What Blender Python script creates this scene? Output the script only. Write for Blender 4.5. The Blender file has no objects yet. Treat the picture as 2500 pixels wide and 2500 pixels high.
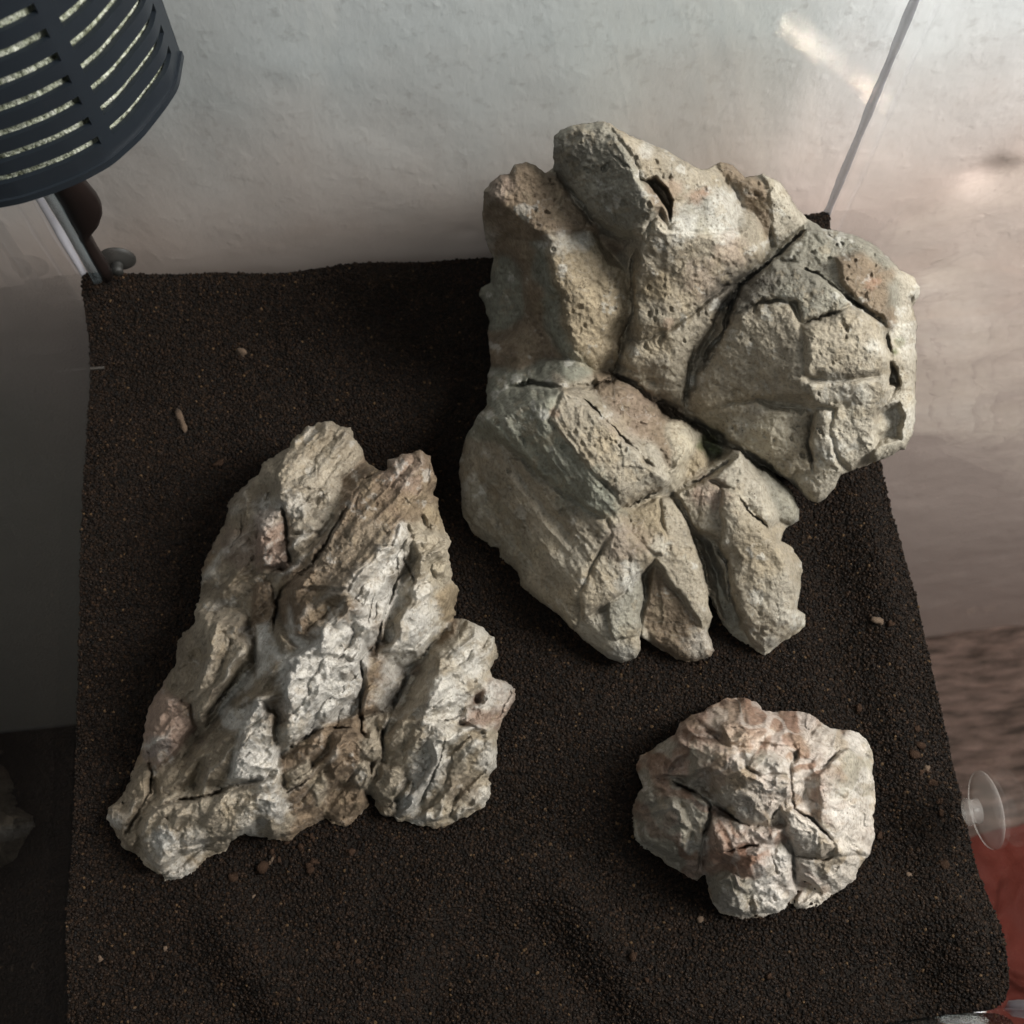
import bpy, bmesh, math, random
import numpy as np
from mathutils import Matrix, Vector

random.seed(5)
S = bpy.context.scene
COL = S.collection

# ------------------------------------------------------------------ camera
# world axes: X along the tank's back pane, Y towards the wall, Z up, soil at z = 0
H = 0.60                                  # camera height above the soil
F = 2787.3                                # focal length in pixels of the 2500 px picture
n_ = np.array([-9., 903., 2154.]); n_ /= np.linalg.norm(n_)
d_ = np.array([-589., -5134., 2154.]); d_ -= n_ * d_.dot(n_); d_ /= np.linalg.norm(d_)
r_ = np.cross(n_, d_); r_ = -r_ if r_[0] < 0 else r_
CAM = np.array([0., 0., H])
cam_d = bpy.data.cameras.new('camera')
cam = bpy.data.objects.new('camera', cam_d); COL.objects.link(cam)
right = (r_[0], d_[0], -n_[0]); up = (-r_[1], -d_[1], n_[1]); back = (-r_[2], -d_[2], n_[2])
cam.matrix_world = Matrix(((right[0], up[0], back[0], 0), (right[1], up[1], back[1], 0),
                           (right[2], up[2], back[2], H), (0, 0, 0, 1)))
cam_d.sensor_width = 36; cam_d.lens = 36 * F / 2500
cam_d.clip_start = 0.01; cam_d.clip_end = 50
cam_d.dof.use_dof = True; cam_d.dof.focus_distance = 0.55; cam_d.dof.aperture_fstop = 13
S.camera = cam
S.view_settings.view_transform = 'Standard'; S.view_settings.look = 'None'
S.view_settings.exposure = 0; S.view_settings.gamma = 1
S.render.resolution_x = S.render.resolution_y = 1024

# ------------------------------------------------------------------ light
W = bpy.data.worlds.new('World'); S.world = W; W.use_nodes = True
bg = W.node_tree.nodes['Background']
bg.inputs[0].default_value = (0.95, 0.98, 1.0, 1); bg.inputs[1].default_value = 0.042

def area(name, loc, target, sx, sy, power, col, spread=180):
    l = bpy.data.lights.new(name, 'AREA'); l.shape = 'RECTANGLE'; l.size = sx; l.size_y = sy
    l.energy = power; l.color = col; l.spread = math.radians(spread)
    o = bpy.data.objects.new(name, l); COL.objects.link(o); o.location = loc
    o.rotation_euler = (Vector(target) - Vector(loc)).to_track_quat('-Z', 'Y').to_euler()
    return o
area('window_light', (0.86, 0.10, 0.92), (0.20, 0.37, -0.06), 0.40, 0.5, 29, (1.0, 0.965, 0.93))
area('fill_light', (-0.25, -0.55, 1.5), (0.02, 0.3, 0.15), 0.6, 0.6, 1.9, (0.93, 0.985, 1.0), 110)  # weak overhead fill, added to lift the sides turned from the window
# low sunbeam slipping past the window frame: a narrow slit of light on the wall
_a = Vector((0.26, 0.22, 0.50)); _b = Vector((0.231, 0.45, 0.114)); _l = Vector((0.062, 0, -0.055)).normalized()
sb = area('sunbeam', _a, _b, 0.088, 0.0045, .0038, (1.0, 0.84, 0.62), 1.0)
_z = (_a - _b).normalized(); _x = (_l - _z * _l.dot(_z)).normalized(); _y = _z.cross(_x)
sb.rotation_euler = Matrix((_x, _y, _z)).transposed().to_euler()

# ------------------------------------------------------------------ helpers
def rays(px, py):
    px = np.asarray(px, float); py = np.asarray(py, float)
    c = np.stack([px - 1250, py - 1250, np.full(px.shape, F)], -1)
    return np.stack([c @ r_, c @ d_, -(c @ n_)], -1)
def at_z(px, py, z):
    r = rays(px, py); t = (np.asarray(z) - H) / r[..., 2]
    return CAM + r * t[..., None]
def at_y(px, py, y):
    r = rays(px, py); t = y / r[..., 1]
    return CAM + r * t[..., None]
def at_x(px, py, x):
    r = rays(px, py); t = x / r[..., 0]
    return CAM + r * t[..., None]
K = 2500 / 1932

def link(name, me, mat=None, parent=None, label=None, cat=None, group=None, kind=None, smooth=True):
    o = bpy.data.objects.new(name, me); COL.objects.link(o)
    if mat: me.materials.append(mat)
    if parent: o.parent = parent
    if label: o['label'] = label
    if cat: o['category'] = cat
    if group: o['group'] = group
    if kind: o['kind'] = kind
    if smooth: me.polygons.foreach_set('use_smooth', [True] * len(me.polygons))
    return o
def from_bm(name, bm, mat, **kw):
    bmesh.ops.recalc_face_normals(bm, faces=bm.faces)
    me = bpy.data.meshes.new(name); bm.to_mesh(me); bm.free()
    return link(name, me, mat, **kw)
def empty(name, loc, label, cat, group=None):
    o = bpy.data.objects.new(name, None); COL.objects.link(o); o.location = loc
    o.empty_display_size = 0.02
    o['label'] = label; o['category'] = cat
    if group: o['group'] = group
    return o
def box(bm, x0, x1, y0, y1, z0, z1):
    v = [bm.verts.new((x, y, z)) for x in (x0, x1) for y in (y0, y1) for z in (z0, z1)]
    for f in ((0, 1, 3, 2), (4, 6, 7, 5), (0, 4, 5, 1), (2, 3, 7, 6), (0, 2, 6, 4), (1, 5, 7, 3)):
        bm.faces.new([v[i] for i in f])
    return v
def grid_mesh(name, P, mask=None):
    ny, nx = P.shape[:2]
    idx = np.arange(ny * nx).reshape(ny, nx)
    q = np.stack([idx[:-1, :-1], idx[:-1, 1:], idx[1:, 1:], idx[1:, :-1]], -1).reshape(-1, 4)
    return mesh_np(name, P.reshape(-1, 3), q)
def mesh_np(name, V, Q):
    me = bpy.data.meshes.new(name)
    me.vertices.add(len(V)); me.vertices.foreach_set('co', np.asarray(V, np.float32).ravel())
    me.loops.add(Q.size); me.loops.foreach_set('vertex_index', Q.astype(np.int32).ravel())
    me.polygons.add(len(Q)); me.polygons.foreach_set('loop_start', np.arange(0, Q.size, Q.shape[1], dtype=np.int32))
    me.update(calc_edges=True); me.validate()
    return me

# value noise, chipped-facet noise (numpy)
def vnoise(x, y, seed):
    rng = np.random.RandomState(seed); T = rng.rand(256, 256)
    xi = np.floor(x).astype(int); yi = np.floor(y).astype(int)
    fx = x - xi; fy = y - yi
    fx = fx * fx * fx * (fx * (fx * 6 - 15) + 10); fy = fy * fy * fy * (fy * (fy * 6 - 15) + 10)
    a = T[yi & 255, xi & 255]; b = T[yi & 255, (xi + 1) & 255]
    c = T[(yi + 1) & 255, xi & 255]; d = T[(yi + 1) & 255, (xi + 1) & 255]
    return (a + (b - a) * fx + (c - a) * fy + (a - b - c + d) * fx * fy) * 2 - 1
def fbm(x, y, seed, octv=4, gain=0.5):
    s = 0; a = 1; t = 0
    for o in range(octv):
        c_, s_ = math.cos(.55 + .9 * o), math.sin(.55 + .9 * o)
        s = s + a * vnoise((x * c_ - y * s_) * 2 ** o + 13.7 * o, (x * s_ + y * c_) * 2 ** o + 7.1 * o, seed + o); t += a; a *= gain
    return s / t
def ridged(x, y, seed, octv=3):
    s = 0; a = 1; t = 0
    for o in range(octv):
        s = s + a * (1 - 2 * np.abs(vnoise(x * 2 ** o + 3.3 * o, y * 2 ** o + 9.1 * o, seed + o))); t += a; a *= 0.5
    return s / t
def chips(x, y, seed, fall=1.0, slope=0.9):
    rng = np.random.RandomState(seed); R = rng.rand(64, 64, 5)
    xi = np.floor(x).astype(int); yi = np.floor(y).astype(int)
    best = np.full(x.shape, -9.)
    for j in (-1, 0, 1):
        for i in (-1, 0, 1):
            c = R[(yi + j) & 63, (xi + i) & 63]
            dx = x - (xi + i + c[..., 0]); dy = y - (yi + j + c[..., 1])
            h = c[..., 2] * 0.7 + slope * ((c[..., 3] - .5) * dx + (c[..., 4] - .5) * dy) * 2 - fall * np.sqrt(dx * dx + dy * dy)
            best = np.maximum(best, h)
    return best
def poly_sd(X, Y, P):
    P = np.asarray(P, float); n = len(P)
    d = np.full(X.shape, 1e18); inside = np.zeros(X.shape, bool)
    for i in range(n):
        ax, ay = P[i]; bx, by = P[(i + 1) % n]
        ex, ey = bx - ax, by - ay; wx, wy = X - ax, Y - ay
        t = np.clip((wx * ex + wy * ey) / (ex * ex + ey * ey + 1e-9), 0, 1)
        qx, qy = wx - ex * t, wy - ey * t
        d = np.minimum(d, qx * qx + qy * qy)
        c = ((ay > Y) != (by > Y)) & (X < (bx - ax) * (Y - ay) / (by - ay + 1e-12) + ax)
        inside ^= c
    return np.where(inside, -1, 1) * np.sqrt(d)
def line_d(X, Y, P):
    d = np.full(X.shape, 1e18)
    for i in range(len(P) - 1):
        ax, ay = P[i]; bx, by = P[i + 1]
        ex, ey = bx - ax, by - ay; wx, wy = X - ax, Y - ay
        t = np.clip((wx * ex + wy * ey) / (ex * ex + ey * ey + 1e-9), 0, 1)
        d = np.minimum(d, (wx - ex * t) ** 2 + (wy - ey * t) ** 2)
    return np.sqrt(d)

# ------------------------------------------------------------------ materials
class NT:
    def __init__(s, name):
        s.m = bpy.data.materials.new(name); s.m.use_nodes = True; s.t = s.m.node_tree; s.t.nodes.clear()
        s.out = s.t.nodes.new('ShaderNodeOutputMaterial')
    def n(s, typ, ins=None, **kw):
        nd = s.t.nodes.new(typ)
        for k, v in kw.items(): setattr(nd, k, v)
        for k, v in (ins or {}).items(): s.set(nd, k, v)
        return nd
    def set(s, nd, k, v):
        i = nd.inputs[k]
        if isinstance(v, bpy.types.NodeSocket): s.t.links.new(v, i)
        elif isinstance(v, bpy.types.Node): s.t.links.new(v.outputs[0], i)
        else: i.default_value = v
    def ramp(s, fac, stops):
        r = s.n('ShaderNodeValToRGB', {0: fac}); e = r.color_ramp.elements
        while len(e) < len(stops): e.new(0.5)
        for el, (p, c) in zip(e, stops):
            el.position = p; el.color = (c, c, c, 1) if isinstance(c, (int, float)) else (*c, 1)
        return r
    def mix(s, fac, a, b, typ='MIX'):
        m = s.n('ShaderNodeMix', data_type='RGBA', blend_type=typ)
        s.set(m, 0, fac); s.set(m, 6, a if not isinstance(a, tuple) else (*a, 1)); s.set(m, 7, b if not isinstance(b, tuple) else (*b, 1))
        return m.outputs[2]
    def noise(s, vec, scale, detail=4, rough=.55, dist=0):
        return s.n('ShaderNodeTexNoise', {'Vector': vec, 'Scale': scale, 'Detail': detail, 'Roughness': rough, 'Distortion': dist})
    def bump(s, h, strength, dist, nrm=None):
        b = s.n('ShaderNodeBump', {'Height': h, 'Strength': strength, 'Distance': dist})
        if nrm: s.set(b, 'Normal', nrm)
        return b
    def bsdf(s, **kw):
        b = s.n('ShaderNodeBsdfPrincipled')
        for k, v in kw.items(): s.set(b, k.replace('_', ' '), v if not (isinstance(v, tuple) and len(v) == 3) else (*v, 1))
        s.t.links.new(b.outputs[0], s.out.inputs[0]); return s.m

def m_plain(name, col, rough=.5, var=.15, scale=60, bump=.2, spec=.5):
    t = NT(name); tc = t.n('ShaderNodeTexCoord').outputs['Object']
    a = t.noise(tc, scale, 5)
    c = t.mix(a.outputs[0], tuple(x * (1 - var) for x in col), tuple(min(1, x * (1 + var)) for x in col))
    b = t.bump(t.noise(tc, scale * 6, 3).outputs[0], bump, .001)
    return t.bsdf(Base_Color=c, Roughness=rough, Normal=b.outputs[0], Specular_IOR_Level=spec)

def m_rock(name, fine=1.0):
    t = NT(name); tc = t.n('ShaderNodeTexCoord').outputs['Object']
    col = t.n('ShaderNodeVertexColor', layer_name='stone_colour').outputs[0]
    n1 = t.noise(tc, 55, 6, .65, .4); n2 = t.noise(tc, 420, 5, .7); n3 = t.noise(tc, 1500, 3, .6)
    c = t.mix(.75, col, t.ramp(n1.outputs[0], [(.3, (.62, .60, .57)), (.5, (1, 1, 1)), (.72, (1.25, 1.24, 1.2))]).outputs[0], 'MULTIPLY')
    c = t.mix(.6, c, t.ramp(n2.outputs[0], [(.36, (.5, .46, .4)), (.5, (1, 1, 1)), (.68, (1.28, 1.28, 1.28))]).outputs[0], 'MULTIPLY')
    # dark pits of a weathered limestone
    v = t.n('ShaderNodeTexVoronoi', {'Vector': tc, 'Scale': 520., 'Randomness': 1.}, feature='F1')
    gate = t.ramp(t.noise(tc, 90, 3).outputs[0], [(.48, 0.), (.62, 1.)])
    pit = t.n('ShaderNodeMath', {0: t.ramp(v.outputs[0], [(.12, 1.), (.3, 0.)]).outputs[0], 1: gate.outputs[0]}, operation='MULTIPLY')
    c = t.mix(t.n('ShaderNodeMath', {0: pit, 1: .7}, operation='MULTIPLY'), c, (.10, .075, .05))
    # pale mineral veins
    w = t.n('ShaderNodeMath', {0: t.noise(tc, 38, 3, .5, 1.2).outputs[0], 1: .5}, operation='SUBTRACT')
    w = t.n('ShaderNodeMath', {0: w}, operation='ABSOLUTE')
    c = t.mix(t.n('ShaderNodeMath', {0: t.ramp(w, [(.0, 1.), (.012, 0.)]).outputs[0], 1: .10}, operation='MULTIPLY'), c, (.6, .58, .54))
    cr = t.n('ShaderNodeTexVoronoi', {'Vector': t.mix(.04, tc, t.noise(tc, 60, 4).outputs[1]), 'Scale': 75.}, feature='DISTANCE_TO_EDGE')
    crk = t.ramp(cr.outputs[0], [(.0, 0.), (.03, 1.)])
    b0 = t.bump(crk.outputs[0], .10 * fine, .0015)
    b1 = t.bump(t.noise(tc, 130, 6, .7).outputs[0], .55 * fine, .004, b0.outputs[0])
    b2 = t.bump(n2.outputs[0], .55 * fine, .0016, b1.outputs[0])
    b3 = t.bump(t.n('ShaderNodeMath', {0: n3.outputs[0], 1: pit}, operation='SUBTRACT'), .5, .0006, b2.outputs[0])
    return t.bsdf(Base_Color=c, Roughness=.82, Normal=b3.outputs[0], Specular_IOR_Level=.35)

def m_wall():
    t = NT('painted_plaster'); tc = t.n('ShaderNodeTexCoord').outputs['Object']
    c = t.mix(t.noise(tc, 3, 4).outputs[0], (.74, .755, .765), (.80, .81, .815))
    c = t.mix(t.ramp(t.noise(tc, 130, 4).outputs[0], [(.30, .35), (.42, 0.)]).outputs[0], c, (.42, .41, .40))
    # reddish band low on the wall: warm reflection in the glass, mixed into the colour
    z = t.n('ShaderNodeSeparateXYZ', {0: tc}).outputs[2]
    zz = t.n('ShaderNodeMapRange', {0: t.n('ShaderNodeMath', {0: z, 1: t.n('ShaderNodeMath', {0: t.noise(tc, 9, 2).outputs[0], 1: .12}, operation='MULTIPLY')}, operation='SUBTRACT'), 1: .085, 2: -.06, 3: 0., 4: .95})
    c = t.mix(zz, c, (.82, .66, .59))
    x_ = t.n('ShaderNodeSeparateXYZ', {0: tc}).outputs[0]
    c = t.mix(t.n('ShaderNodeMath', {0: t.n('ShaderNodeMapRange', {0: x_, 1: -.20, 2: -.35, 3: 0., 4: .7}), 1: t.n('ShaderNodeMapRange', {0: z, 1: 0., 2: -.2, 3: 0., 4: 1.})}, operation='MULTIPLY'), c, (.40, .39, .33))  # greyer and darker low on the left: shade put into the wall colour
    m = t.n('ShaderNodeMapping', {0: tc}); m.inputs['Scale'].default_value = (1, 1, .45)
    b1 = t.bump(t.noise(tc, 22, 4, .5).outputs[0], .16, .008)
    b2 = t.bump(t.noise(m.outputs[0], 190, 5, .6, .2).outputs[0], .18, .0016, b1.outputs[0])
    b3 = t.bump(t.ramp(t.noise(tc, 60, 3, .5).outputs[0], [(.58, 0.), (.74, 1.)]).outputs[0], .12, .0016, b2.outputs[0])
    return t.bsdf(Base_Color=c, Roughness=.7, Normal=b3.outputs[0])

def m_glass():
    t = NT('clear_glass'); g = t.n('ShaderNodeNewGeometry')
    c = t.n('ShaderNodeVectorMath', {0: g.outputs['Incoming'], 1: g.outputs['Normal']}, operation='DOT_PRODUCT').outputs['Value']
    c = t.n('ShaderNodeMath', {0: c}, operation='ABSOLUTE')
    c = t.n('ShaderNodeMath', {0: 1., 1: c}, operation='SUBTRACT')
    c = t.n('ShaderNodeMath', {0: c, 1: 5.}, operation='POWER')
    f = t.n('ShaderNodeMath', {0: c, 1: .96, 2: .04}, operation='MULTIPLY_ADD')     # Schlick reflectance of both faces
    tr = t.n('ShaderNodeBsdfTransparent', {0: (.965, .975, .97, 1)})
    gl = t.n('ShaderNodeBsdfGlossy', {0: (1, 1, 1, 1), 'Roughness': .02})
    mx = t.n('ShaderNodeMixShader', {0: f, 1: tr, 2: gl})
    t.t.links.new(mx.outputs[0], t.out.inputs[0]); return t.m
def m_translucent(name, col, alpha, rough=.3):
    t = NT(name)
    p = t.n('ShaderNodeBsdfPrincipled', {'Base Color': (*col, 1), 'Roughness': rough})
    tr = t.n('ShaderNodeBsdfTransparent', {0: (.9, .9, .9, 1)})
    fr = t.n('ShaderNodeMath', {0: t.noise(t.n('ShaderNodeTexCoord').outputs['Object'], 70, 4).outputs[0], 1: alpha * .6, 2: alpha * .7}, operation='MULTIPLY_ADD')
    mx = t.n('ShaderNodeMixShader', {0: fr, 1: tr, 2: p}); t.t.links.new(mx.outputs[0], t.out.inputs[0]); return t.m

def m_soil(name, dark, light, grains=False):
    t = NT(name); tc = t.n('ShaderNodeTexCoord').outputs['Object']
    if grains:
        rnd = t.n('ShaderNodeObjectInfo').outputs['Random']
        c = t.ramp(rnd, [(0, dark), (.85, light), (.985, tuple(x * 1.9 for x in light)), (.9995, (.07, .042, .02))]).outputs[0]
        return t.bsdf(Base_Color=c, Roughness=.7, Specular_IOR_Level=.16)
    c = t.mix(t.noise(tc, 900, 3).outputs[0], dark, light)
    b = t.bump(t.noise(tc, 900, 3).outputs[0], .9, .001)
    return t.bsdf(Base_Color=c, Roughness=.9, Normal=b.outputs[0], Specular_IOR_Level=.2)

M_GLASS = m_glass()
M_SIL = m_translucent('grey_silicone', (.55, .55, .60), .5)
M_SILB = m_translucent('stained_silicone', (.34, .27, .19), .55, .25)
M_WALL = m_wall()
M_SHELL = m_plain('blue_black_plastic', (.011, .015, .020), .42, .2, 40, .05)
M_BROWN = m_plain('brown_plastic', (.012, .008, .007), .35, .3, 30, .05)
M_CLEAR = m_translucent('smoky_clear_plastic', (.16, .19, .20), .5, .5)

# ------------------------------------------------------------------ the setting
XL, XR, YB, YF = -0.2130, 0.2447, 0.4225, -0.034
ZB, ZT = -0.055, 0.36
WALL_Y = 0.450; FLOOR_Z = -1.165
# wall: one displaced sheet with dents
xs = np.linspace(-1.6, 1.9, 700); zs = np.linspace(FLOOR_Z, 1.6, 620)
XX, ZZ = np.meshgrid(xs, zs)
D = fbm(XX * 7, ZZ * 7, 3, 4) * .0016 + fbm(XX * 42, ZZ * 30, 9, 3) * .00022
for (px, py, rad, dep) in ((1132, 567, .006, .004), (2440, 415, .020, .010), (2400, 425, .012, .007), (2475, 385, .012, -.006), (660, 210, .01, .003), (930, 320, .012, .002)):
    q = at_y(px, py, WALL_Y)
    D += dep * .3 * np.exp(-((XX - q[0]) ** 2 + (ZZ - q[2]) ** 2) / rad ** 2)
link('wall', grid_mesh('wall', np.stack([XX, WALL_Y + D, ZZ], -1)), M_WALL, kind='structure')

# floor: planks of reddish brown wood
tf = NT('worn_brown_floor'); tc = tf.n('ShaderNodeTexCoord').outputs['Object']
mp = tf.n('ShaderNodeMapping', {0: tc}); mp.inputs['Scale'].default_value = (1, 6, 1)
cf = tf.mix(tf.noise(mp.outputs[0], 7, 6, .6).outputs[0], (.020, .014, .011), (.055, .036, .028))
M_FLOOR = tf.bsdf(Base_Color=cf, Roughness=.55)
bm = bmesh.new(); box(bm, -1.8, 2.2, -1.2, WALL_Y, FLOOR_Z - .05, FLOOR_Z)
from_bm('floor', bm, M_FLOOR, kind='structure', smooth=False)
# rug by the wall, right of the cabinet: low pile of dark fibres
tr_ = NT('dark_rug_wool'); tc = tr_.n('ShaderNodeTexCoord').outputs['Object']
mp = tr_.n('ShaderNodeMapping', {0: tc}); mp.inputs['Scale'].default_value = (1, 5, 1); mp.inputs['Rotation'].default_value = (0, 0, .5)
cr_ = tr_.mix(tr_.ramp(tr_.noise(mp.outputs[0], 14, 6, .7).outputs[0], [(.35, 0.), (.7, 1.)]).outputs[0], (.050, .034, .026), (.30, .20, .165))
M_RUG = tr_.bsdf(Base_Color=cr_, Roughness=.95)
u = np.linspace(0, 1, 90); U, V = np.meshgrid(u, u)
rx = .50 + U * .95; ry = .115 + V * .345
edge = np.clip(np.minimum.reduce([U, 1 - U, V, 1 - V]) / .03, 0, 1)
P = np.stack([rx + .02 * vnoise(V * 9, U * 2, 4), ry + .015 * vnoise(U * 12, V * 2, 5), FLOOR_Z - .004 + edge * (.018 + .006 * vnoise(U * 30, V * 30, 6))], -1)
link('rug', grid_mesh('rug', P), M_RUG, label='dark brown blurred rug on the floor behind the right glass pane', cat='rug')

# lighter worn mat in front of the rug
P = np.stack([.44 + U * .85 + .01 * vnoise(V * 7, U * 2, 14), -.42 + V * .545 + .01 * vnoise(U * 9, V * 2, 15), FLOOR_Z - .004 + edge * (.011 + .003 * vnoise(U * 40, V * 40, 16))], -1)
link('mat', grid_mesh('mat', P), m_plain('pinkish_brown_mat', (.34, .235, .19), .9, .35, 9, .3), label='pinkish brown mat on the floor between the dark rug and the red cloth', cat='mat')

# cabinet that carries the tank
t_cab = m_plain('dark_cabinet_board', (.05, .042, .036), .5, .2, 12, .05)
cb = empty('cabinet', (0, .2, FLOOR_Z), 'dark cabinet standing under the glass tank', 'cabinet')
def child_box(name, mat, parent, a, bev=0, **kw):
    bm = bmesh.new(); box(bm, *a)
    if bev: bmesh.ops.bevel(bm, geom=bm.edges[:], offset=bev, segments=2, affect='EDGES')
    o = from_bm(name, bm, mat, parent=parent, smooth=False, **kw)
    if parent: o.matrix_parent_inverse = Matrix.Translation(-parent.location)
    return o
child_box('carcass', t_cab, cb, (XL + .004, XR - .004, YF + .004, YB - .002, FLOOR_Z, ZB - .028), .002)
child_box('worktop', t_cab, cb, (XL - .006, XR + .006, YF - .006, YB + .004, ZB - .0275, ZB - .0065), .002)

# ------------------------------------------------------------------ glass tank
G = .005
tank = empty('aquarium', ((XL + XR) / 2, (YF + YB) / 2, ZB), 'open rimless glass aquarium holding dark soil and three stones', 'aquarium')
child_box('back_pane', M_GLASS, tank, (XL, XR, YB, YB + G, ZB, ZT), .0004)
child_box('front_pane', M_GLASS, tank, (XL, XR, YF - G, YF, ZB, ZT), .0004)
child_box('left_pane', M_GLASS, tank, (XL - G, XL, YF - G, YB + G, ZB, ZT), .0004)
child_box('right_pane', M_GLASS, tank, (XR, XR + G, YF - G, YB + G, ZB, ZT), .0004)
child_box('base_pane', M_GLASS, tank, (XL - G, XR + G, YF - G, YB + G, ZB - .006, ZB - .0005), .0004)
def bead(name, x, y, sx, sy, mat, z0=-.01, z1=ZT - .001, w=.0034):
    bm = bmesh.new(); n = 60
    rows = []
    for i in range(n + 1):
        z = z0 + (z1 - z0) * i / n; k = w * (1 + .10 * math.sin(i * .7) + .06 * random.uniform(-1, 1))
        rows.append([bm.verts.new(p) for p in ((x, y, z), (x + sx * k, y, z), (x + sx * k * .42, y + sy * k * .42, z), (x, y + sy * k, z))])
    for a, b in zip(rows, rows[1:]):
        for j in range(4): bm.faces.new((a[j], a[(j + 1) % 4], b[(j + 1) % 4], b[j]))
    o = from_bm(name, bm, mat, parent=tank); o.matrix_parent_inverse = Matrix.Translation(-tank.location)
bead('silicone_bead', XR - .0002, YB - .0002, -1, -1, M_SIL)
bead('silicone_bead', XL + .0002, YB - .0002, 1, -1, M_SIL, w=.0035)
bead('silicone_bead', XR - .0002, YF + .0002, -1, 1, M_SIL)
bead('silicone_bead', XL + .0002, YF + .0002, 1, 1, M_SIL)

# ------------------------------------------------------------------ soil
STONE_BEDS = (((1560, 1150), .105), ((560, 1800), .085), ((800, 1450), .095), ((1000, 1800), .075), ((1840, 1975), .082))
def soil_z(x, y):
    z = fbm(x * 9, y * 9, 31, 3) * .0065 + fbm(x * 45, y * 45, 33, 2) * .0012
    z = z + .0035 * ridged(x * 7 + .4 * fbm(x * 5, y * 5, 61, 2), y * 16, 62, 2)
    for (px, py), R_ in STONE_BEDS:      # level beds pressed by the stones
        c = at_z(px, py, 0.)
        z = z * (1 - np.exp(-(((x - c[0]) ** 2 + (y - c[1]) ** 2) / R_ ** 2) ** 2))
    z = z + .0085 * np.exp(-((XR - .022 + .006 * vnoise(y * 11, x * 0, 13) - x) / .012) ** 2) * (.6 + .4 * vnoise(y * 22, x * 5, 12)) - .004 * np.exp(-((XR - .048 - x) / .016) ** 2)
    z = z + .0042 * np.sin(y * 75 + 4 * vnoise(x * 12, y * 6, 7)) * np.clip((.12 - y) / .1, 0, 1)
    z = z + .003 * np.exp(-((YB - y) / .03) ** 2) * vnoise(x * 9, y * 3, 8)
    z = z + .020 * np.exp(-((x - XR) / .032) ** 2 - ((y - YB) / .026) ** 2)
    z = z + .015 * np.exp(-((x - XL) / .085) ** 2 - ((y - YB) / .03) ** 2)
    return z
def sq2soil(U, V):
    """unit square -> soil sheet with rounded front corners"""
    x = XL + .0006 + (XR - XL - .0012) * U; y = YF + .0006 + (YB - YF - .0012) * V
    R = .014
    for cx, sx in ((XR - R, 1), (XL + R, -1)):
        m = ((x - cx) * sx > 0) & (y < YF + R)
        dx = (x - cx) * sx; dy = (YF + R - y)
        mx = np.maximum(dx, dy); rr = np.sqrt(dx * dx + dy * dy) + 1e-9
        k = np.where(m, mx / rr, 1)
        x = np.where(m, cx + sx * dx * k, x); y = np.where(m, YF + R - dy * k, y)
    return x, y
U, V = np.meshgrid(np.linspace(0, 1, 420), np.linspace(0, 1, 420))
x, y = sq2soil(U, V)
soilP = np.stack([x, y, soil_z(x, y) + fbm(x * 450, y * 450, 40, 2) * .0004], -1)
M_SOIL = m_soil('dark_soil', (.004, .0028, .0018), (.010, .007, .0047))
soil = link('soil', grid_mesh('soil', soilP), M_SOIL, kind='structure')
# side wall of the soil body against the panes
ring = np.concatenate([soilP[0, :], soilP[1:, -1], soilP[-1, :-1][::-1], soilP[1:-1, 0][::-1]])
low = ring.copy(); low[:, 2] = ZB + .0005
nR = len(ring); i0 = np.arange(nR); i1 = (i0 + 1) % nR
link('soil_side', mesh_np('soil_side', np.concatenate([ring, low]), np.stack([i0, i1, i1 + nR, i0 + nR], -1)), M_SOIL, kind='structure')

# grains: one geometry-nodes object (nobody could count them)
bm = bmesh.new(); bmesh.ops.create_icosphere(bm, subdivisions=1, radius=.5)
for v in bm.verts: v.co *= random.uniform(.75, 1.15)
gm = bpy.data.meshes.new('grain'); bm.to_mesh(gm); bm.free()
M_GRAIN = m_soil('soil_grain', (.0017, .00095, .0005), (.0125, .0066, .0033), True)
gm.materials.append(M_GRAIN)
grain = bpy.data.objects.new('grain_source', gm)
rng = np.random.RandomState(2); N = 260000
x, y = sq2soil(rng.rand(N), rng.rand(N))
gp = np.stack([x, y, soil_z(x, y) + rng.rand(N) * .0005], -1)
gme = bpy.data.meshes.new('soil_grains'); gme.vertices.add(N); gme.vertices.foreach_set('co', gp.astype(np.float32).ravel())
sg = bpy.data.objects.new('soil_grains', gme); COL.objects.link(sg)
sg['kind'] = 'stuff'; sg['label'] = 'fine dark brown soil granules covering the tank bottom'; sg['category'] = 'soil'
ng = bpy.data.node_groups.new('scatter_grains', 'GeometryNodeTree')
ng.interface.new_socket('Geometry', in_out='INPUT', socket_type='NodeSocketGeometry')
ng.interface.new_socket('Geometry', in_out='OUTPUT', socket_type='NodeSocketGeometry')
gi = ng.nodes.new('NodeGroupInput'); go = ng.nodes.new('NodeGroupOutput')
ip = ng.nodes.new('GeometryNodeInstanceOnPoints'); oi = ng.nodes.new('GeometryNodeObjectInfo'); oi.inputs[0].default_value = grain
rv = ng.nodes.new('FunctionNodeRandomValue'); rv.data_type = 'FLOAT_VECTOR'
rv.inputs[0].default_value = (0, 0, 0); rv.inputs[1].default_value = (6.28, 6.28, 6.28)
rs = ng.nodes.new('FunctionNodeRandomValue'); rs.data_type = 'FLOAT'; rs.inputs[2].default_value = .0006; rs.inputs[3].default_value = .0024; rs.inputs['Seed'].default_value = 4
L = ng.links.new
L(gi.outputs[0], ip.inputs['Points']); L(oi.outputs['Geometry'], ip.inputs['Instance'])
L(rv.outputs[0], ip.inputs['Rotation']); L(rs.outputs[1], ip.inputs['Scale']); L(ip.outputs[0], go.inputs[0])
mod = sg.modifiers.new('scatter', 'NODES'); mod.node_group = ng

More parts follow.
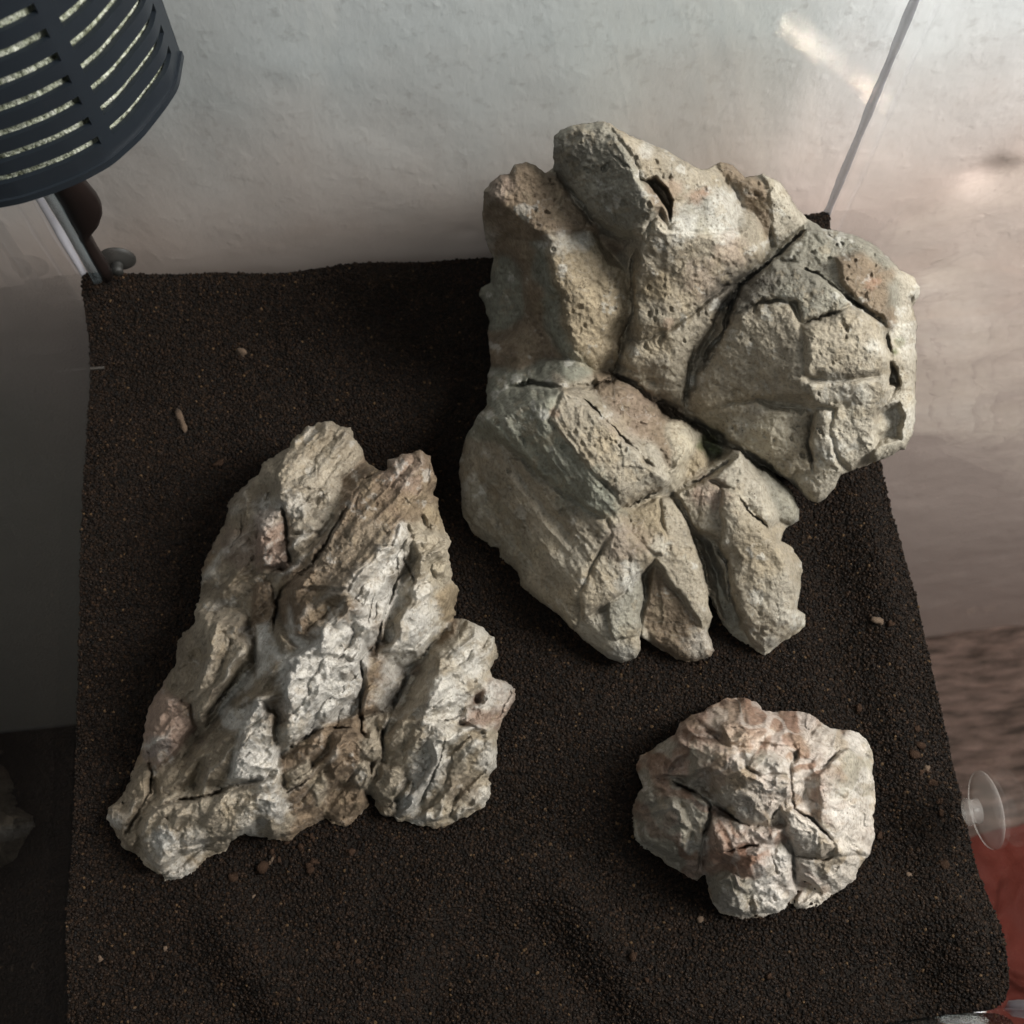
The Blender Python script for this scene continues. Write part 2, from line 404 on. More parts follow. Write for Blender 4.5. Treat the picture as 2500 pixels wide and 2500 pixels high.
# ------------------------------------------------------------------ stones
CR = {'A1': (1100, 250, .3623), 'A2': (1600, 450, .4142), 'A3': (1100, 900, .4917), 'S': (0, 0, 1.), 'K': (0, 0, K),
      'B1': (450, 1000, .3623), 'B2': (230, 1450, .3778), 'B3': (800, 1400, .3623), 'C': (1500, 1650, .3623)}
def cv(cr, pts):
    ox, oy, s = CR[cr]
    return [(ox + p[0] * s, oy + p[1] * s) + tuple(p[2:]) for p in pts]
PAL = {
 'tan': (.330, .285, .218), 'grey': (.262, .245, .20), 'green': (.238, .238, .19), 'white': (.55, .535, .50), 'taupe': (.250, .208, .152),
 'pale': (.385, .345, .28), 'brown': (.215, .158, .105), 'ochre': (.315, .252, .165), 'pink': (.32, .235, .185),
 'orange': (.30, .165, .105), 'dark': (.085, .072, .058), 'moss': (.10, .12, .03), 'blue': (.20, .235, .26), 'cream': (.42, .37, .285)}
# shards: (crop, colour, bevel px, bevel depth cm, dome cm, [(x, y, z cm) ...])
ROCK_A = dict(
 outline=cv('A1', [(238,1900),(265,1780),(262,1650),(245,1560),(265,1480),(240,1430),(230,1370),(188,1300),(200,1240),(262,1210),(270,1120),(290,1050),(250,960),(222,870),(212,730),(220,600),(270,530),(330,490),(395,480),(430,420),(510,400),(580,425),(640,470),(690,440),(695,380),(690,300),(700,230),(740,180),(800,155),(880,138),(960,126),(1040,122),(1100,160),(1200,210),(1330,265),(1450,320),(1560,380),(1680,440)])
  + cv('K', [(1332,318),(1358,305),(1385,312),(1408,334),(1440,326),(1474,345),(1500,385),(1522,412)])
  + cv('A2', [(1000,262),(1100,275),(1220,315),(1300,360),(1380,440),(1440,500),(1520,540),(1560,610),(1560,660),(1520,720),(1540,800),(1545,1000),(1535,1200),(1540,1330),(1520,1450),(1470,1560),(1380,1600),(1300,1640),(1200,1680),(1140,1690),(1090,1720),(1060,1780),(1010,1850),(960,1877),(900,1860),(840,1800),(770,1735),(700,1700)])
  + cv('A3', [(1620,540),(1700,620),(1735,700),(1730,760),(1680,785),(1655,805),(1645,855),(1700,890),(1745,960),(1745,1030),(1735,1120),(1725,1195),(1765,1220),(1765,1280),(1710,1325),(1660,1350),(1600,1400),(1560,1428),(1500,1390),(1465,1370),(1400,1330),(1330,1240),(1290,1130),(1280,1130),(1300,1230),(1278,1300),(1312,1400),(1290,1435),(1180,1465),(1120,1445),(1000,1370),(945,1330),(945,1400),(920,1440),(850,1465),(780,1440),(700,1380),(600,1290),(520,1210),(400,1130),(350,1080),(330,1010),(240,940),(235,885),(200,885),(110,820),(60,730),(55,650),(40,500),(55,400),(90,310),(140,220),(180,175),(172,110),(185,40)]),
 shards=[
 ('A1','green',26,.35,.2,[(212,600,9),(330,660,14),(640,920,13.5),(700,1200,12),(820,1650,9),(1000,1830,7),(700,1900,4),(238,1930,3),(240,1430,3.5),(188,1300,3.5),(262,1210,5),(212,800,7)]),
 ('A1','brown',22,.3,.15,[(220,590,13),(330,490,14.5),(430,410,15),(580,420,15),(700,520,14.5),(820,620,14),(960,850,13.5),(640,930,13.7),(330,660,14)]),
 ('A1','ochre',26,.35,.3,[(640,900,13.8),(940,860,13),(1060,1080,12),(1220,1130,11.5),(1240,1400,10),(1180,1530,9),(1130,1800,7),(1000,1840,7),(820,1650,9),(700,1200,12)]),
 ('A1','grey',26,.6,.5,[(700,230,16.5),(800,155,17),(1040,122,17.5),(1200,330,18),(1290,520,17.5),(1390,690,17),(1290,900,15),(1080,860,14),(940,780,14),(830,600,15),(720,430,15.5)]),
 ('A1','tan',22,.4,.2,[(1040,122,17.5),(1330,265,17),(1680,440,15.5),(1900,700,14),(1930,850,13),(1700,900,13.5),(1480,850,15),(1390,690,16.5),(1290,520,17.5),(1200,330,18)]),
 ('A1','grey',20,.35,.2,[(1500,650,15.6),(1780,620,14.8),(1930,860,13.4),(1700,920,14),(1490,870,15.2)]),
 ('A1','tan',16,.3,.2,[(1290,900,15),(1390,760,16),(1480,850,15.5),(1720,900,14.5),(2000,850,13.3),(2080,1020,12.3),(1900,1220,11.5),(1500,1500,10.5),(1260,1620,9.3),(1255,1200,12),(1270,970,14)]),
 ('A1','ochre',10,.3,.1,[(1250,970,13.8),(1480,1000,13.8),(1470,1250,12.1),(1430,1400,11),(1240,1500,9.9),(1235,1200,12)]),
 ('A1','tan',20,.4,.2,[(1240,1640,9.5),(1500,1520,10.5),(1800,1300,11.3),(1900,1240,11.2),(1640,1700,9),(1600,1950,7.5),(1587,2065,7),(1350,1990,7),(1130,1880,7.2),(1190,1700,8.8)]),
 ('S','brown',14,.4,.2,[(1720,405,13),(1755,395,13.5),(1825,433,13.5),(1895,452,13),(1890,550,11.8),(1870,600,11),(1800,520,11.5)]),
 ('S','pale',12,.4,.2,[(1865,425,13.5),(1905,445,13.2),(1940,500,12),(1975,550,11),(1900,615,10.6),(1885,560,11.8)]),
 ('A2','grey',16,.5,.2,[(480,620,11.5),(690,450,12.5),(870,500,13),(1050,600,13.5),(1165,700,13.5),(1120,750,13.3),(850,820,12.8),(840,690,12.8),(640,680,12.3),(450,760,11.5)]),
 ('A2','tan',24,.5,.5,[(450,760,11.3),(640,690,12),(780,685,12.5),(850,820,12.8),(870,900,13),(900,1150,12),(920,1250,11),(640,1270,9.5),(480,1290,8.5),(250,1350,7.5),(190,1330,7),(260,1080,8.5),(330,950,10)]),
 ('A2','tan',40,.9,.5,[(860,830,13.2),(1020,790,13.6),(1150,730,13.8),(1240,730,13.8),(1310,800,13.4),(1390,1050,12.2),(1340,1130,11.5),(1200,1150,11.7),(1000,1160,11.8),(880,1130,12.2),(860,950,13)]),
 ('A2','cream',16,.5,.0,[(640,1270,9.6),(740,1280,9.5),(950,1320,9.3),(900,1420,8.5),(890,1500,8),(930,1700,6.8),(760,1720,6.3),(640,1640,6.3),(430,1500,6.5),(200,1350,7),(250,1340,7.3),(480,1290,8.6)]),
 ('A2','pale',16,.4,.3,[(950,1330,9.8),(1060,1320,10),(1030,1450,9),(1060,1560,8.4),(1100,1690,7),(1060,1780,6),(1010,1850,5.2),(960,1877,5),(850,1800,5),(800,1720,5.5),(930,1700,6.8),(900,1500,8.5)]),
 ('A2','pale',18,.5,.2,[(880,1170,12),(1200,1150,11.8),(1340,1130,11.5),(1370,1200,10.8),(1350,1300,10),(1280,1560,8.3),(1150,1680,7),(1060,1560,8.3),(1020,1450,9),(1070,1320,10),(930,1280,10.8)]),
 ('A2','grey',14,.4,.1,[(880,260,12.2),(1000,265,12.4),(1220,315,12.6),(1380,440,12.6),(1380,700,12.8),(1365,790,12.6),(1210,720,12.6),(1080,600,12.5),(850,480,12.3),(720,430,12)]),
 ('A2','brown',10,.3,0,[(1060,430,12.9),(1220,400,13),(1380,500,12.6),(1370,700,12.8),(1350,790,13.1),(1210,700,13.2),(1110,570,13.1)]),
 ('A2','pale',22,.5,.2,[(1380,440,12.2),(1440,500,11.8),(1520,540,11),(1560,610,10.5),(1560,660,10.4),(1520,720,10.5),(1545,1000,9.8),(1540,1330,8.8),(1520,1450,8.2),(1470,1560,7.6),(1300,1640,7),(1280,1560,8),(1300,1400,9.5),(1350,1300,9.5),(1440,1200,9.8),(1400,1050,10.2),(1370,900,11.5),(1370,790,12)]),
 ('A3','green',18,.4,.2,[(200,270,8.5),(330,200,9.2),(560,100,10),(490,250,9.8),(700,510,9),(820,640,8.4),(820,700,8),(770,740,7.3),(560,620,7),(350,430,7.3),(220,330,7.6)]),
 ('A3','tan',10,.3,.1,[(560,100,10.2),(640,150,10.2),(720,210,10.2),(1010,500,9.3),(1000,530,9),(830,620,8.6),(700,510,9),(490,250,9.8)]),
 ('A3','pale',10,.3,0,[(1010,500,9.2),(1060,550,8.6),(1040,590,7.6),(820,700,7.4),(820,630,8.6)]),
 ('A3','brown',10,.4,.1,[(640,140,8.5),(740,70,8.8),(860,100,8.7),(1000,200,8.4),(1080,250,8.2),(1140,350,8.0),(1165,400,7.9),(1110,490,7.7),(1050,530,7.7),(1000,480,8.0),(850,340,8.3),(720,210,8.6)]),
 ('A3','cream',10,.3,0,[(1165,400,8.4),(1140,560,6.5),(1090,620,6),(1060,600,6.6),(1050,530,8.1),(1110,490,8.2)]),
 ('A3','ochre',10,.3,0,[(1150,300,6.8),(1195,280,7),(1215,370,6.8),(1270,480,6.3),(1240,520,6),(1140,570,5.8),(1150,420,6.2)]),
 ('A3','white',14,.3,0,[(1220,340,5.6),(1300,350,5.6),(1420,400,5.6),(1400,440,5.4),(1270,520,5.3)]),
 ('A3','tan',30,.6,.5,[(170,180,6.5),(290,210,7.5),(220,330,7.3),(350,440,7.2),(560,620,7),(770,740,7),(800,820,6.5),(650,1100,4.6),(640,1240,3.5),(600,1290,2.5),(400,1130,1.8),(240,940,1.5),(60,730,1.5),(40,500,2.5),(90,310,4),(140,220,5)]),
 ('A3','tan',14,.4,.2,[(770,740,7.2),(830,700,7.2),(880,800,6.6),(980,900,6.2),(1000,940,5.8),(950,1010,5.2),(850,1110,4.8),(780,1160,4.5),(650,1240,3.6),(650,1100,4.6),(790,830,6.5)]),
 ('A3','ochre',10,.4,0,[(820,710,6.4),(1030,640,6.5),(1040,760,6.4),(1070,840,6.2),(1050,920,6),(980,900,6),(880,800,6.2)]),
 ('A3','grey',10,.4,.1,[(780,1160,4.3),(860,1110,4.6),(950,1010,5),(970,1130,4),(940,1200,3.6),(940,1330,3.2),(800,1350,3),(775,1200,4)]),
 ('A3','pale',12,.4,.2,[(640,1240,3.4),(775,1200,3.6),(800,1350,2.8),(945,1330,3.1),(945,1400,2.6),(920,1440,2.2),(850,1465,2),(700,1380,1.6),(600,1290,1.8)]),
 ('A3','tan',12,.4,.2,[(1030,640,6.4),(1110,650,6.2),(1190,780,5.8),(1240,960,5),(1300,1200,3.6),(1250,1290,3.2),(1230,1250,3.4),(1120,1100,4.4),(1060,1010,5),(1010,940,5.4),(1070,830,6)]),
 ('A3','brown',14,.4,.1,[(1010,950,4.6),(1120,1130,3.9),(1230,1260,3.1),(1312,1400,1.8),(1290,1435,1.5),(1180,1465,1.2),(1000,1370,1.5),(940,1320,2),(940,1220,2.8),(960,1060,4)]),
 ('A3','tan',14,.5,.2,[(1110,610,6.5),(1280,540,7),(1340,600,6.8),(1365,800,5.2),(1330,850,4.8),(1200,780,5.3),(1150,700,5.8)]),
 ('A3','tan',26,.9,.5,[(1340,590,7.2),(1420,600,7.2),(1540,760,6.2),(1640,890,5.3),(1700,1010,4.5),(1730,1150,3.6),(1700,1270,2.8),(1620,1370,1.8),(1560,1428,1),(1500,1380,1.5),(1420,1200,3.2),(1370,1000,4.6),(1340,880,5.2)]),
 ('A3','pale',14,.5,.2,[(1290,540,7),(1430,430,7.4),(1490,500,7.2),(1540,600,6.6),(1595,720,5.8),(1570,785,5.5),(1500,720,6.1),(1400,610,6.9)]),
 ('A3','grey',12,.5,.1,[(1200,780,4.2),(1340,900,4),(1380,1050,3.6),(1420,1250,2.4),(1465,1370,1),(1400,1330,1),(1310,1200,1.6),(1250,950,3)]),
 ('A3','grey',16,.5,.3,[(1500,490,6),(1590,490,6),(1700,620,5),(1735,700,4.2),(1730,760,3.8),(1680,785,3.8),(1600,740,4.6),(1560,620,5.4)]),
 ('A3','green',10,.4,.3,[(1590,760,3),(1650,800,3),(1650,860,2.6),(1700,890,2.5),(1745,960,2),(1745,1030,1.8),(1735,1120,1.3),(1690,1000,3),(1640,880,3)]),
 ('A3','green',10,.4,.2,[(1720,1200,1.2),(1765,1220,1.2),(1765,1280,1),(1700,1320,.8),(1690,1270,1.5)]),
 ],
 # cracks: crop, width px, depth cm, points
 cracks=[('A1',9,.9,[(1250,985),(1222,1090),(1225,1250),(1240,1400),(1190,1510),(1150,1600),(1125,1760),(1080,1850)]),
  ('A1',15,1.5,[(1130,1850),(1060,1890),(900,1915),(720,1915),(560,1895),(400,1930)]),
  ('A2',12,1.2,[(900,250),(820,330),(720,420),(600,520),(500,600),(450,690),(400,870),(330,960),(265,1090)]),
  ('A2',12,1.2,[(820,480),(960,540),(1080,620),(1180,710),(1230,735),(1340,830)]),
  ('A2',5,.5,[(560,720),(660,685),(780,690)]),('A2',6,.6,[(850,830),(1000,780),(1150,720)]),
  ('A2',18,2.0,[(-60,1240),(0,1280),(150,1370),(300,1460),(430,1540),(600,1620),(740,1730)]),
  ('A2',9,.9,[(230,960),(200,1100),(185,1200),(175,1340)]),
  ('A2',14,1.3,[(1345,830),(1390,1000),(1400,1100),(1370,1180)]),
  ('A2',7,.7,[(950,1330),(900,1430),(900,1560),(935,1690)]),
  ('A2',4,.4,[(870,860),(840,810)]),
  ('A3',10,1.1,[(1100,615),(1250,540),(1400,450)]),
  ('A3',10,1.2,[(1100,640),(1180,760),(1230,900),(1290,1120),(1320,1230)]),
  ('A3',7,.9,[(820,705),(930,660),(1040,600)]),
  ('A3',10,1.1,[(1320,870),(1370,960),(1390,1120),(1430,1290),(1490,1380)]),
  ('A3',8,.8,[(1410,620),(1500,730),(1580,790)]),
  ('A3',16,1.9,[(800,20),(900,70),(1000,160),(1090,240),(1190,260),(1340,330),(1460,430),(1600,520)]),
  ('A3',6,.6,[(640,130),(760,60),(830,30)]),
  ('A3',6,.8,[(640,140),(720,205),(860,340),(1010,490)]),('A3',3,.25,[(800,830),(720,960),(660,1080)]),
  ('A1',7,.6,[(690,440),(740,530),(830,610),(900,680),(950,820)]),('A1',5,.4,[(1070,330),(1140,390),(1215,450)]),
  ('A1',3,.25,[(1630,1640),(1600,1800),(1590,1950)]),('A1',3,.3,[(1700,1810),(1790,1650),(1880,1450)])],
 pits=[('A3',2.2,22,[(1200,800),(1260,960),(1330,1180),(1400,1340),(1460,1375),(1415,1180),(1340,980),(1290,870)]),('A3',1.2,16,[(945,1010),(1015,950),(1000,1060),(965,1200),(955,1340),(930,1180)]),('A3',1.6,16,[(1120,620),(1180,740),(1240,900),(1300,1120),(1330,1230),(1310,1060),(1260,860),(1190,720),(1150,640)]),
  ('A3',.5,30,[(250,380),(420,560),(620,800),(600,900),(430,700),(300,520)]),('A3',.5,30,[(110,420),(260,700),(480,1000),(450,1060),(250,850),(120,600)]),
  ('A1',2.6,14,[(1295,520),(1380,505),(1470,570),(1515,660),(1480,790),(1455,740),(1430,690),(1390,640)]),
  ('A2',1.2,16,[(1310,1340),(1440,1290),(1480,1360),(1440,1500),(1290,1550),(1280,1450)]),
  ('A2',1.4,12,[(1380,1040),(1430,1080),(1450,1190),(1370,1200)]),
  ('A2',.6,14,[(560,1250),(740,1285),(900,1310),(860,1360),(640,1330)]),
  ('A2',.8,10,[(1490,660),(1530,640),(1525,710),(1500,720)]),
  ('A3',1.2,14,[(1240,350),(1400,400),(1380,430),(1270,480)])],
 # stains: crop, colour, strength, radius px, x, y
 stains=[('A1','white',.9,50,1560,830),('A1','white',.8,60,1830,720),('A1','white',.8,34,1850,880),('A1','white',.7,40,740,940),('A1','white',.9,12,750,1120),
  ('A1','white',.7,30,900,940),('A1','pale',.8,30,300,600),('A1','white',.6,30,240,900),('A1','white',.7,24,1320,320),('A1','pale',.8,50,1370,870),('A1','pink',.8,40,330,570),
  ('A1','orange',.7,22,1650,640),('A1','orange',.9,14,1720,600),('A1','orange',.5,30,1480,600),('A1','brown',1,40,1400,620),('A1','brown',.9,30,1460,720),
  ('A1','ochre',.7,60,1560,1280),('A1','ochre',.8,50,1370,1590),('A1','orange',.5,16,1470,1490),('A1','dark',.35,60,860,300),('A1','dark',.25,60,760,350),('A1','ochre',.7,80,1000,1620),
  ('A1','pink',.5,60,1700,1180),('A1','pink',.6,50,1900,1000),
  ('A2','dark',.75,60,500,590),('A2','dark',.75,60,430,650),('A2','dark',.6,50,640,520),('A2','dark',.5,50,620,620),('A2','dark',.45,60,380,740),('A2','dark',.4,60,900,540),
  ('A2','orange',.8,16,1265,585),('A2','orange',.7,12,1310,570),('A2','pale',.8,40,1300,1000),('A2','white',.7,26,1290,970),('A2','white',.6,40,1060,1190),
  ('A2','white',.9,34,570,1370),('A2','white',.8,26,530,1410),('A2','ochre',.7,60,560,1290),('A2','ochre',.4,60,300,1300),('A2','cream',.7,80,750,1420),
  ('A2','moss',.9,12,1440,930),('A2','moss',.8,12,1410,985),('A2','moss',.7,14,360,1560),('A2','moss',.6,18,330,1500),('A2','ochre',.6,40,840,1600),
  ('A2','white',.8,40,1020,1560),('A2','white',.6,50,1450,1380),('A2','white',.5,50,1500,900),('A2','white',.6,40,1170,1260),
  ('A3','moss',.8,26,1270,370),('A3','moss',.7,20,1310,410),('A3','dark',.9,8,1335,435),('A3','moss',.3,30,1300,340),
  ('A3','white',.9,14,465,225),('A3','orange',.6,14,520,220),('A3','ochre',.8,34,770,340),('A3','ochre',.6,50,730,430),('A3','pale',.7,40,900,400),
  ('A3','orange',.7,16,1230,620),('A3','orange',.5,20,1290,650),('A3','pink',.7,50,1290,620),('A3','white',.9,30,1040,890),('A3','white',.9,30,900,1010),('A3','white',.9,26,870,1060),
  ('A3','white',.6,40,1240,1360),('A3','white',.7,40,850,1430),('A3','white',.7,30,1590,1380),('A3','white',.5,50,1680,1200),('A3','pale',.8,60,1620,1100),
  ('A3','ochre',.8,60,1560,950),('A3','ochre',.6,60,1500,850),('A3','ochre',.7,50,930,700),('A3','ochre',.6,50,1000,860),('A3','pale',.7,60,600,950),('A3','grey',.7,90,150,700),('A3','grey',.7,80,300,900),
  ('A3','ochre',.5,60,700,1080),('A3','green',.8,70,650,600),('A3','green',.8,60,500,440),('A3','pink',.4,70,900,220),('A3','pink',.5,60,880,870),('A3','pale',.6,60,1300,800),('A3','white',.5,12,110,540),('A3','white',.5,14,170,430),
  ('A3','ochre',.6,14,1135,480),('A3','ochre',.5,30,900,1340)],
 stri=(.58, .81), stri_amp=.10, stri_zone=lambda X, Y: np.clip((Y - 980) / 80, 0, 1) * np.clip((1560 - X) / 160, 0, 1) * 1.6 + .35, chip=(95, 40), chip_amp=(.14, .07), seed=11, wh=.38, crumb=.05, exag=1.25, soft=12, rough=.8, white=.72, tone=(.83, .82, .785), grey=.15)

